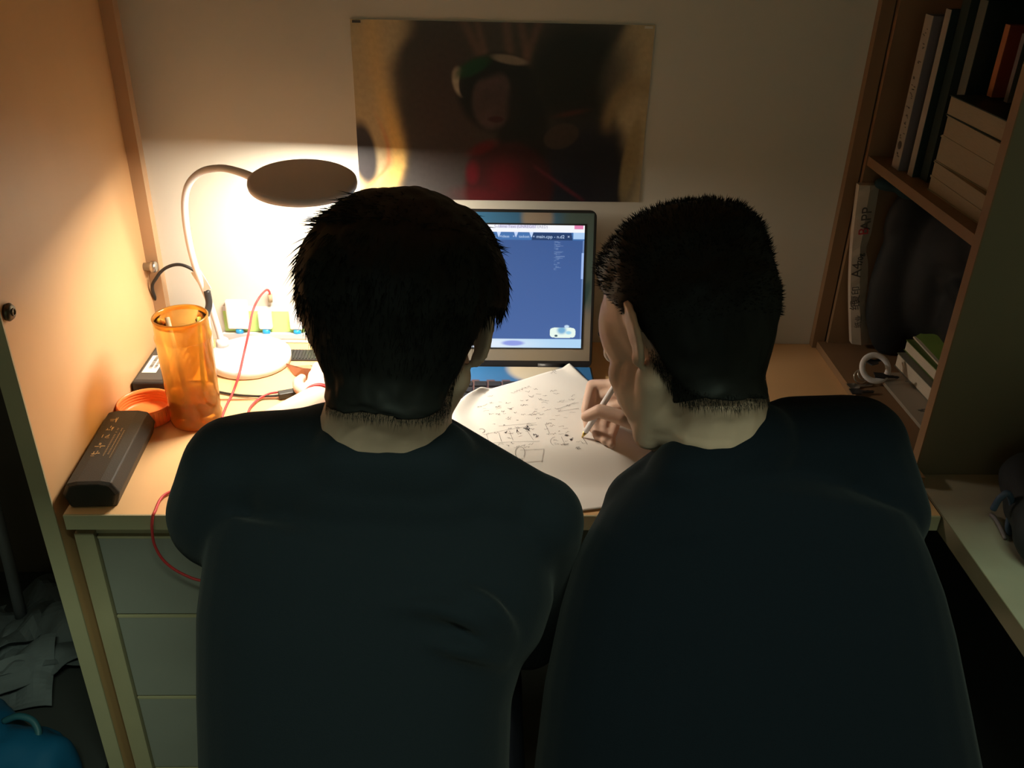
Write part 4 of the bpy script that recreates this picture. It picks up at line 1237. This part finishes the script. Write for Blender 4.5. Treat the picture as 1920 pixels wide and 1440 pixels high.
b.hexa([q - Vector((0, 0.0, 0)) for q in bo], [q + F.to_3x3() @ Vector((0, 0, 0.0008)) for q in bo]); b.build('paper_tag', M['label'], t)

# red cables, black usb plug
t = thing('red_charging_cable', 'red braided charging cable rising past the lamp base to a white adapter', 'cable', (-0.42, 1.45, 0.755))
P = [Yv(506, 556, 1.630), Yv(505, 547, 1.628), Yv(499, 544, 1.620), Yv(486, 558, 1.58), Yv(474, 583, 1.56), Yv(467, 620, 1.52), Z(457, 665, 0.792), Z(449, 700, 0.780), Z(437, 735, 0.757), Z(424, 762, 0.754), Z(412, 795, 0.7535), Z(395, 850, 0.7535), Z(350, 905, 0.7535),
     Z(306, 930, 0.7535), Z(291, 958, 0.7540), Z(287, 968, 0.750) + Vector((0, -0.002, 0)), Yv(285, 992, 1.060), Yv(290, 1022, 1.058), Yv(308, 1052, 1.058), Yv(340, 1075, 1.058), Yv(382, 1089, 1.058), Yv(430, 1080, 1.06), Yv(480, 1020, 1.062), Z(500, 960, 0.7538) + Vector((0, 0.012, 0)), Z(490, 900, 0.7535),
     Z(470, 800, 0.7535), Z(466, 772, 0.754), Z(480, 752, 0.755), Z(502, 739, 0.757), Z(522, 735, 0.758)]
MB().tube(catmull(P, 8), 0.0021, 8).build('cord', M['red'], t)
MB().tube([Yv(506, 552, 1.630), Yv(507, 566, 1.630)], 0.0042, 10).build('plug', M['pages'], t)
t = thing('usb_plug', 'black cable plug lying by the wrist with the red cord', 'plug', tuple(Z(541, 738, 0.7505)))
a, c = Z(523, 741, 0.757), Z(558, 735, 0.757); F = frame((a + c) / 2, c - a, (0, 1, 0))
b = MB().box(-0.017, 0.015, -0.008, 0.008, -0.0055, 0.0055); b.v = [tuple(F @ Vector(q)) for q in b.v]; b.build('housing', M['black'], t, bevel=0.0015)
b = MB().box(0.015, 0.023, -0.005, 0.005, -0.002, 0.002); b.v = [tuple(F @ Vector(q)) for q in b.v]; b.build('tip', M['metal'], t)
MB().tube(catmull([Vector((-0.52, 1.44, 0.765)), Z(385, 725, 0.756), Z(408, 734, 0.7535), Z(450, 741, 0.7535), Z(500, 743, 0.755), Z(525, 741, 0.757)], 8), 0.0022, 8).build('black_cord', M['black'], t)
MB().tube(catmull([Z(405, 749, 0.7525), Z(460, 748, 0.7525), Z(523, 745, 0.754)], 8), 0.0012, 8).build('thin_cord', M['brownpaper'], t)

# ------------------------------------------------------------------ white ledge, lime board, adapters behind the lamp
t = thing('board', 'low white board with a lime green strip leaning on the wall behind the lamp', 'board', (-0.35, 1.63, 0.7503))
MB().box(-0.50, -0.20, 1.6382, 1.6394, 0.7680, 0.812).build('green_panel', M['lime'], t)
MB().box(-0.50, -0.20, 1.6380, 1.6394, 0.812, 0.822).build('white_panel', M['white'], t)
MB().box(-0.505, -0.195, 1.6235, 1.638, 0.7503, 0.768).build('ledge', M['white'], t, bevel=0.002)
MB().box(-0.505, -0.195, 1.6225, 1.6235, 0.760, 0.770).build('ledge_lip', M['grey_top'], t)
specs = (('big white adapter with a blue cap standing left on the ledge', -0.470, 0.021, 0.060), ('small white adapter with a blue cap that the red cable plugs into', -0.418, 0.013, 0.038),
         ('white adapter with a blue cap nearest the head of the left person', -0.358, 0.013, 0.040))
src = None
for i, (lab, x, hw, hh) in enumerate(specs):
    t = thing('adapter', lab, 'adapter', (x, 1.6300, 0.7682), 'adapters with blue caps on the white ledge')
    MB().lathe([(0, 0.0), (0.0070, 0.0), (0.0078, 0.003), (0.0070, 0.010), (0, 0.010)], (x, 1.6300, 0.7682), 20).build('blue_cap', M['blue'], t)
    MB().box(x - hw, x + hw, 1.6235, 1.6375, 0.7783, 0.7783 + hh).build('housing', M['white'], t, bevel=0.004, seg=3)
t = thing('wall_plug', 'small white plug with cord lying between bottle and lamp stem', 'plug', (-0.52, 1.59, 0.7503))
MB().box(-0.540, -0.516, 1.585, 1.607, 0.7503, 0.795).build('plug_body', M['white'], t, bevel=0.005, seg=3)
MB().box(-0.540, -0.520, 1.608, 1.622, 0.7503, 0.815).build('plug_top', M['white'], t, bevel=0.004, seg=3)
for dx in (-0.004, 0.004): MB().box(-0.530 + dx - 0.001, -0.530 + dx + 0.001, 1.590, 1.597, 0.795, 0.806).build('prong', M['metal'], t)
MB().tube(catmull([(-0.528, 1.585, 0.757), (-0.522, 1.56, 0.753), (-0.530, 1.53, 0.753), (-0.525, 1.49, 0.753)], 6), 0.0017, 8).build('cord', M['white'], t)

g1 = Z(543, 634, 0.756); 
t = thing('ribbed_pad', 'black ribbed pad behind the left person\'s head by the wall ledge', 'pad', (-0.33, 1.57, 0.7503))
MB().box(-0.370, -0.245, 1.548, 1.590, 0.7503, 0.754).build('pad_base', M['black'], t, bevel=0.001)
b = MB()
for k in range(20): b.box(-0.367 + k * 0.006, -0.3645 + k * 0.006, 1.551, 1.587, 0.754, 0.7553)
tag(b.build('ribs', M['black'], t), kind='stuff')

# folded dry peel / brown paper scrap near the hand
pts = [(533, 680, 0.757), (552, 686, 0.770), (580, 684, 0.768), (606, 688, 0.757), (598, 700, 0.7512), (575, 712, 0.7512), (552, 704, 0.7515), (568, 690, 0.776), (590, 692, 0.773)]
pv = [Z(*p) for p in pts]
b = MB(); b.add(pv + [p - Vector((0, 0, 0.0012)) for p in pv], [(0, 6, 7, 1), (1, 7, 8, 2), (2, 8, 4, 3), (6, 5, 4, 8, 7)] + [(9 + 1, 9 + 7, 9 + 6, 9), (9 + 2, 9 + 8, 9 + 7, 9 + 1), (9 + 3, 9 + 4, 9 + 8, 9 + 2), (9 + 7, 9 + 8, 9 + 4, 9 + 5, 9 + 6)])
o = b.build('paper_scrap', M['brownpaper'], None, loc=tuple(Z(570, 700, 0.7505)))
tag(o, 'folded brown paper scrap beside the lit hand and lamp base', 'paper')

# ------------------------------------------------------------------ bookcase contents
def book(lab, x0, x1, y0, y1, z0, z1, cov, spine, pages, group, flat=False, name='book', rot=0.0):
    c = Vector(((x0 + x1) / 2, (y0 + y1) / 2, z0))
    t = thing(name, lab, 'book', tuple(c), group)
    R = Matrix.Rotation(rot, 3, 'Z')
    k = 0.0016
    if flat:   # cover boards top and bottom, spine away at +x, page edges face -x
        MB().box(x0, x1, y0, y1, z1 - k, z1, R, c).build('cover', cov, t)
        MB().box(x0, x1, y0, y1, z0, z0 + k, R, c).build('cover', cov, t)
        MB().box(x0 + 0.001, x1 - 0.002, y0 + 0.002, y1 - 0.002, z0 + k, z1 - k, R, c).build('page_block', pages, t)
        MB().box(x1 - 0.002, x1, y0, y1, z0 + k, z1 - k, R, c).build('spine', spine, t)
    else:      # standing, spine faces -x
        MB().box(x0 + 0.001, x1, y0, y0 + k, z0, z1, R, c).build('cover', cov, t)
        MB().box(x0 + 0.001, x1, y1 - k, y1, z0, z1, R, c).build('cover', cov, t)
        MB().box(x0, x0 + 0.001, y0, y1, z0, z1, R, c).build('spine', spine, t)
        MB().box(x0 + 0.0015, x1 - 0.003, y0 + k, y1 - k, z0 + 0.003, z1 - 0.003, R, c).build('page_block', pages, t)
    return t
zs = 1.1402
bk_ = book('tall lavender book with a printed pale spine, first from the wall on the upper shelf', 0.708, 0.90, 1.520, 1.548, zs, 1.386, M['lavender'], M['spine_w'], M['pages_w'], 'books standing on the upper shelf')
r = random.Random(8); gm = MB()
for k, (z_, hh) in enumerate(((1.36, .012), (1.34, .008), (1.315, .006), (1.29, .006), (1.275, .008), (1.262, .008), (1.245, .006), (1.23, .008), (1.215, .008), (1.195, .012), (1.165, .008))):
    for j in range(4):
        yy = 1.534 + r.uniform(-0.006, 0.006); z2 = z_ + r.uniform(-hh, hh) / 2; l = r.uniform(0.003, 0.006)
        gm.box(0.7074, 0.7079, yy - l / 2, yy + l / 2, z2 - 0.0006, z2 + 0.0006)
gm.lathe([(0, 0), (0.007, 0), (0.007, 0.0005), (0, 0.0005)], (0.7078, 1.534, 1.180), 20, R=Matrix.Rotation(-PI / 2, 3, 'Y'))
tag(gm.build('spine_print', M['printdark'], bk_), kind='stuff')
book('thin dark brown book with white page edge beside the lavender one', 0.716, 0.90, 1.482, 1.500, zs, 1.400, M['cover_dark'], M['spine_w'], M['pages'], 'books standing on the upper shelf')
book('black thick book right of the lavender book', 0.728, 0.92, 1.452, 1.478, zs, 1.42, M['cover_dark'], M['cover_dark'], M['pages'], 'books standing on the upper shelf')
book('black book with a green-grey line, behind the page stack', 0.740, 0.93, 1.425, 1.449, zs, 1.42, M['cover_dark'], M['greycov'], M['pages'], 'books standing on the upper shelf')
# second row, standing further in on a row behind the stack
for lab, x, y0, y1, zt, cov, sp in (('rust red book with an orange spine standing behind the page stack', 0.800, 1.500, 1.515, 1.374, M['redbook'], M['orangespine']),
                                    ('grey-green book with a pale spine right of the red book', 0.835, 1.480, 1.494, 1.372, M['greycov'], M['lavender'])):
    pass
book('rust red book with an orange spine standing behind the page stack', 0.762, 0.96, 1.388, 1.402, 1.2905, 1.392, M['redbook'], M['orangespine'], M['pages'], 'books standing on the upper shelf')
book('grey-green book with a pale spine right of the red book', 0.768, 0.96, 1.352, 1.362, 1.2905, 1.385, M['greycov'], M['lavender'], M['pages'], 'books standing on the upper shelf')
book('dark book nearest the front upright on the upper shelf', 0.775, 0.96, 1.300, 1.322, 1.2905, 1.41, M['cover_dark'], M['cover_dark'], M['pages'], 'books standing on the upper shelf')
zc = zs; r = random.Random(6)
labs = ('bottom book of the page-edge stack on the upper shelf', 'second book up in the page-edge stack', 'third book up in the page-edge stack', 'fourth book up, second from the top of the stack', 'top book of the stack with a dark green cover')
hts = (0.022, 0.024, 0.040, 0.032, 0.030)
for i, (l, h_) in enumerate(zip(labs, hts)):
    ox = (0.004, 0.0, 0.006, 0.002, 0.004)[i]; oy = (0.004, 0, 0.006, -0.002, 0.004)[i]
    book(l, 0.712 + ox, 0.94 + ox, 1.216 + oy, 1.415 + oy, zc, zc + h_ - 0.0004, M['pages'] if i < 4 else M['cover_dark'], M['pages'], M['pages'], 'page-edge stack on the upper shelf', flat=True, rot=(0.02, -0.02, 0.03, -0.01, 0.02)[i])
    zc += h_

zb = 0.7657
# white wrap standing in the lower compartment
t = thing('paper_pack', 'creased white plastic A4 paper wrap standing upright in the lower shelf compartment', 'packaging', (0.715, 1.59, zb))
n = 26; vs = []; r = random.Random(3)
for k in range(n + 1):
    f = k / n; yy = 645 - (645 - 347) * f
    xl = 1597 + 14 * f - 8 * math.sin(PI * f); xr = xl + 32 + 6 * sstep(0.55, 1.0, f) - 6 * math.exp(-((f - 0.6) / 0.06) ** 2) - 4 * math.exp(-((f - 0.28) / 0.05) ** 2)
    a = Yv(xl, yy, 1.585); c = Yv(float(xr), yy, 1.590); 
    j = r.uniform(-0.0015, 0.0015)
    a.z = max(a.z, zb + 0.0003 + f * 0.01); c.z = max(c.z, zb + 0.0003 + f * 0.01)
    mid = (a + c) / 2 + Vector((0, -0.004 + j, 0))
    vs += [a, mid, c, c + Vector((0.002, 0.014, 0)), a + Vector((0, 0.014, 0))]
fs = [tuple(range(5))[::-1], tuple(range(n * 5, n * 5 + 5))]
for k in range(n):
    for j in range(5): fs.append((k * 5 + j, k * 5 + (j + 1) % 5, (k + 1) * 5 + (j + 1) % 5, (k + 1) * 5 + j))
b = MB(); b.add(vs, fs, False); pk = b.build('wrap', M['wrap'], t)
def packtext(s_, px, py, size, m):
    o = Yv(px, py, 1.5795); up = (Yv(px + 4, py - 40, 1.5795) - o)
    Fm = frame(o, up, Vector((-1, 0, 0.1)))
    text_mesh(s_, size, Fm, 'print', M[m], t, 0.0003)
packtext('APP', 1625, 410, 0.026, 'printdark'); packtext('B', 1620, 434, 0.026, 'redprint'); packtext('A4', 1607, 507, 0.026, 'printdark')
packtext('复印', 1605, 553, 0.018, 'printdark'); packtext('纸', 1604, 573, 0.02, 'printdark'); packtext('\u7eb8\u4e1a', 1610, 603, 0.014, 'printdark')
packtext('70g', 1614, 485, 0.014, 'cover_dark')

# black backpack and teal cloth filling the compartment
m = MB()
m.ell((0.875, 1.535, 0.945), (0.095, 0.055, 0.15)); m.ell((0.800, 1.570, 0.915), (0.074, 0.036, 0.158)); m.ell((0.80, 1.575, 1.03), (0.07, 0.03, 0.075)); m.ell((0.925, 1.46, 0.90), (0.10, 0.135, 0.125)); m.ell((0.90, 1.52, 1.00), (0.10, 0.08, 0.10)); m.ell((0.915, 1.36, 0.94), (0.09, 0.10, 0.13))
cap(m, (0.83, 1.30, 0.93), (0.84, 1.52, 0.96), 0.016, 0.018); cap(m, (0.85, 1.33, 1.03), (0.86, 1.55, 1.05), 0.02, 0.02)
me = remesh(m, 0.008, 5)
for v in me.vertices:
    v.co.z = max(v.co.z, zb + (0.055 if v.co.y < 1.532 else 0.004)); v.co += Vector((0, 0, 0.004 * mnoise.noise(v.co * 25)))
o = link_mesh('backpack', me, M['bagblack'], None, (0.9, 1.45, zb)); 
MB().box(0.87, 1.0, 1.30, 1.58, zb, zb + 0.060).build('bag_base', M['bagblack'], o)
tag(o, 'black nylon backpack filling the dark lower bookcase compartment', 'backpack')
m = MB(); m.ell((0.735, 1.585, 1.098), (0.035, 0.018, 0.014)); m.ell((0.765, 1.57, 1.092), (0.03, 0.02, 0.018)); m.ell((0.80, 1.565, 1.085), (0.04, 0.025, 0.022))
o = link_mesh('cloth', remesh(m, 0.004, 4), M['teal'], None, (0.76, 1.58, 1.0)); tag(o, 'dark teal cloth tucked above the white paper wrap', 'cloth')

# lower board: keys with white ring tag, plastic sleeve, two pale books, green booklet
t = thing('key_ring', 'bunch of keys with steel ring and round white tag on the lower shelf', 'keys', tuple(Z(1625, 705, zb + 0.001)))
c = Z(1641, 690, zb + 0.028); Rt = Matrix.Rotation(math.radians(52), 3, 'X')
MB().torus(c, 0.024, 0.0055, Rt, 40, 10, 0.5).build('white_ring', M['white'], t)
c2 = Z(1614, 706, zb + 0.012); MB().torus(c2, 0.0125, 0.0013, Matrix.Rotation(math.radians(60), 3, 'X'), 32, 8).build('split_ring', M['metal'], t)
MB().torus(c2 + Vector((0.003, 0.002, 0.003)), 0.0105, 0.0011, Matrix.Rotation(math.radians(50), 3, 'X') @ Matrix.Rotation(0.4, 3, 'Y'), 32, 8).build('split_ring', M['metal'], t)
def key(p, ang, L):
    b = MB(); R = Matrix.Rotation(ang, 3, 'Z'); P = Vector(p)
    pts = [(-0.010, -0.009), (0.006, -0.010), (0.011, -0.004), (L, -0.0035), (L + 0.003, 0), (L, 0.0035), (L - 0.004, 0.0018), (L - 0.008, 0.004), (L - 0.013, 0.002), (0.011, 0.004), (0.006, 0.010), (-0.010, 0.009)]
    b.hexa([P + R @ Vector((x, y, 0)) for x, y in pts], [P + R @ Vector((x, y, 0.002)) for x, y in pts]); return b
key(Z(1635, 680, zb + 0.036), 0.5, 0.035).build('key', M['black'], t); key(Z(1650, 705, zb + 0.028), -0.2, 0.03).build('key', M['black'], t)
key(Z(1600, 725, zb + 0.001), 0.15, 0.035).build('key', M['metal'], t); key(Z(1605, 735, zb + 0.004), 0.0, 0.03).build('key', M['black'], t)

def slab(mb, x0, x1, y0, y1, z0, z1, rot): mb.box(x0, x1, y0, y1, z0, z1, Matrix.Rotation(rot, 3, 'Z')); return mb
t = thing('plastic_sleeve', 'clear plastic sleeve with a printed leaflet lying on the lower shelf', 'sleeve', (0.80, 1.36, zb))
slab(MB(), 0.745, 0.90, 1.235, 1.470, zb + 0.0002, zb + 0.0012, 0.03).build('leaflet', M['clear'] if False else M['wrap'], t)
slab(MB(), 0.738, 0.905, 1.228, 1.478, zb + 0.0014, zb + 0.008, 0.03).build('sleeve', M['clear'], t)
r = random.Random(9); gm = MB()
for k in range(18):
    x, y = 0.752 + r.uniform(0, 0.05), r.choice((1.45, 1.446, 1.442, 1.34, 1.337)) + r.uniform(-0.002, 0.002)
    gm.box(x, x + r.uniform(0.004, 0.012), y, y + 0.002, zb + 0.0082, zb + 0.0084)
gm.build('print', M['printdark'], t)
def flatbook(lab, c0, L, Wd, z0, z1, rot, cov, name='book'):
    """c0: near -x edge rear corner; page edges face -x"""
    return book(lab, c0[0], c0[0] + Wd, c0[1] - L, c0[1], z0, z1, cov, cov, M['pages_w'], 'books lying on the lower shelf', flat=True, rot=rot, name=name)
flatbook('white-edged book lying on the sleeve in the lower compartment', (0.785, 1.505), 0.235, 0.062, zb + 0.0085, zb + 0.036, 0.05, M['greycov'])
flatbook('thick pale book with a green cover on top of the white-edged book', (0.800, 1.515), 0.25, 0.055, zb + 0.0365, zb + 0.058, 0.04, M['green'])
t = thing('booklet', 'thin green booklet fanned open on top of the lower shelf books', 'booklet', (0.85, 1.4, zb + 0.0585))
b = MB(); a0, a1 = Vector((0.812, 1.52, zb + 0.0585)), Vector((0.812, 1.25, zb + 0.0585))
b.hexa([a0, a1, a1 + Vector((0.045, 0, 0.012)), a0 + Vector((0.045, 0, 0.035))], [p + Vector((-0.0004, 0, 0.0012)) for p in (a0, a1, a1 + Vector((0.045, 0, 0.012)), a0 + Vector((0.045, 0, 0.035)))])
b.build('cover', M['green'], t)
b = MB(); b.hexa([a0 + Vector((-0.002, 0, 0.0)), a1 + Vector((-0.002, 0, 0)), a1 + Vector((0.04, 0, 0.002)), a0 + Vector((0.04, 0, 0.002))], [p + Vector((0, 0, 0.003)) for p in (a0 + Vector((-0.002, 0, 0.0)), a1 + Vector((-0.002, 0, 0)), a1 + Vector((0.04, 0, 0.002)), a0 + Vector((0.04, 0, 0.002)))])
b.build('pages', M['pages_w'], t)

# ------------------------------------------------------------------ black bag on the side table
m = MB()
cap(m, (0.815, 1.10, 0.80), (0.785, 0.97, 0.80), 0.040, 0.055); cap(m, (0.90, 1.10, 0.86), (0.85, 0.95, 0.84), 0.06, 0.07); m.ell((0.93, 1.04, 0.84), (0.12, 0.12, 0.10))
me = remesh(m, 0.007, 6)
for v in me.vertices:
    v.co += Vector((0.006, 0.004, 0.006)) * mnoise.noise(v.co * 18); v.co.z = max(v.co.z, 0.7505)
t = thing('cloth_bag', 'black cloth bag slumped on the pale side table at the right edge', 'bag', (0.92, 1.03, 0.7503))
link_mesh('bag_body', me, M['bagblack'], t)
m = MB(); m.tube(catmull([Z(1862, 955, 0.80), Z(1874, 935, 0.82), Z(1890, 925, 0.83), Z(1898, 950, 0.80), Z(1890, 985, 0.77), Z(1893, 1000, 0.755)], 8), 0.0045, 8)
m.build('blue_cord', mat('blue_cord', (0.04, 0.06, 0.10), 0.7), t)
MB().tube(catmull([Z(1858, 965, 0.752), Z(1866, 972, 0.755), Z(1876, 990, 0.755), Z(1885, 1010, 0.753)], 6), 0.003, 8).build('strap_end', M['lavender'], t)

# ------------------------------------------------------------------ clutter on the floor beyond the left panel
def crumple(lab, cx, cy, cz, sx, sy, amp, m, seed, rot=0.0, name='crumpled_paper', cat='paper'):
    n = 16; vs = []; fs = []; R = Matrix.Rotation(rot, 3, 'Z')
    for i in range(n + 1):
        for j in range(n + 1):
            x = (i / n - 0.5) * sx; y = (j / n - 0.5) * sy
            p = Vector((x, y, 0)); q = Vector((x * 7 + seed, y * 7, seed * 1.7))
            z = amp * abs(mnoise.noise(q)) * 2 + amp * 0.6 * mnoise.noise(q * 2.7)
            p.x += 0.15 * sx * mnoise.noise(q + Vector((5, 0, 0))); p.y += 0.15 * sy * mnoise.noise(q + Vector((0, 9, 0)))
            p = R @ p; vs.append((cx + p.x, cy + p.y, max(0.001, cz + z)))
    for i in range(n):
        for j in range(n): fs.append((i * (n + 1) + j, (i + 1) * (n + 1) + j, (i + 1) * (n + 1) + j + 1, i * (n + 1) + j + 1))
    b = MB(); b.add(vs, fs, False); o = b.build(name, m, None, loc=(cx, cy, cz))
    k = o.modifiers.new('t', 'SOLIDIFY'); k.thickness = 0.002
    return tag(o, lab, cat)
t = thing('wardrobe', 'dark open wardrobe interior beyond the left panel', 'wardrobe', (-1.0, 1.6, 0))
MB().box(-1.50, -0.630, 1.615, WY - 0.001, 0.176, 1.79).build('back_board', M['wardrobe_in'], t)  # dark backdrop added so the fill light leaves this region dark
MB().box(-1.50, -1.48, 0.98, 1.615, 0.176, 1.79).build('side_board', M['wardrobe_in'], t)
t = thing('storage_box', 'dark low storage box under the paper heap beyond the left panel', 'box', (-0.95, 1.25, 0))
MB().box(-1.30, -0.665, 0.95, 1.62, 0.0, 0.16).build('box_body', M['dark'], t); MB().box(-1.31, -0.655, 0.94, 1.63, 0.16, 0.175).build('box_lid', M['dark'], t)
def cz(px, py): p = Z(px, py, 0.21); return p.x, p.y
x, y = cz(60, 1210); crumple('large crumpled grey sheet on top of the heap by the panel', x, y, 0.185, 0.20, 0.16, 0.04, M['greypaper'], 1.3, 0.3)
x, y = cz(20, 1160); crumple('darker crumpled sheet at the back of the heap', x, y, 0.185, 0.24, 0.16, 0.05, M['greypaper'], 4.1, 0.9)
x, y = cz(90, 1240); crumple('long pale crumpled strip slanting down the heap', x, y, 0.195, 0.07, 0.22, 0.03, M['greypaper'], 7.7, -0.9)
x, y = cz(10, 1270); crumple('small crumpled sheet left of the pale strip', x, y, 0.19, 0.16, 0.14, 0.03, M['greypaper'], 2.6, 0.2)
m = MB(); p0 = Z(55, 1460, 0.20)
m.ell((p0.x - 0.02, p0.y - 0.02, 0.20), (0.11, 0.12, 0.075)); m.ell((p0.x - 0.14, p0.y + 0.03, 0.21), (0.12, 0.12, 0.085))
me = remesh(m, 0.008, 4)
for v in me.vertices: v.co += Vector((0.01, 0.01, 0.014)) * mnoise.noise(v.co * 16)
zmin = min(v.co.z for v in me.vertices)
t = thing('plastic_bag', 'blue plastic bag with a loop handle in the lower left corner', 'bag', (p0.x, p0.y - 0.04, 0.12))
link_mesh('bag_body', me, M['bluebag'], t)
hp = catmull([Z(8, 1352, 0.27), Z(35, 1343, 0.285), Z(62, 1352, 0.28), Z(72, 1378, 0.265), Z(50, 1395, 0.26), Z(20, 1385, 0.26), Z(0, 1365, 0.265)], 8)
MB().tube(hp, 0.006, 8).build('loop_handle', mat('dull_teal_plastic', (0.02, 0.09, 0.12), 0.5), t)
t = thing('cardboard_box', 'dark carton under the blue bag in the lower left corner', 'box', (p0.x, p0.y, 0))
MB().box(p0.x - 0.22, -0.665, p0.y - 0.22, min(0.935, p0.y + 0.10), 0, 0.115).build('carton', M['dark'], t)
a, c = Z(2, 980, 0.40), Z(38, 1150, 0.20)
o = MB().tube([Vector((a.x, min(a.y, 1.60), a.z + 0.1)), (a * 0.5 + c * 0.5) + Vector((0, 0, 0.01)), Vector((c.x, min(c.y, 1.6), 0.19))], 0.012, 12).build('stick', mat('dim_stick', (0.16, 0.16, 0.18), 0.6), None, loc=(c.x, min(c.y, 1.6), 0.19))
tag(o, 'dim upright stick leaning behind the heap at the left edge', 'stick')
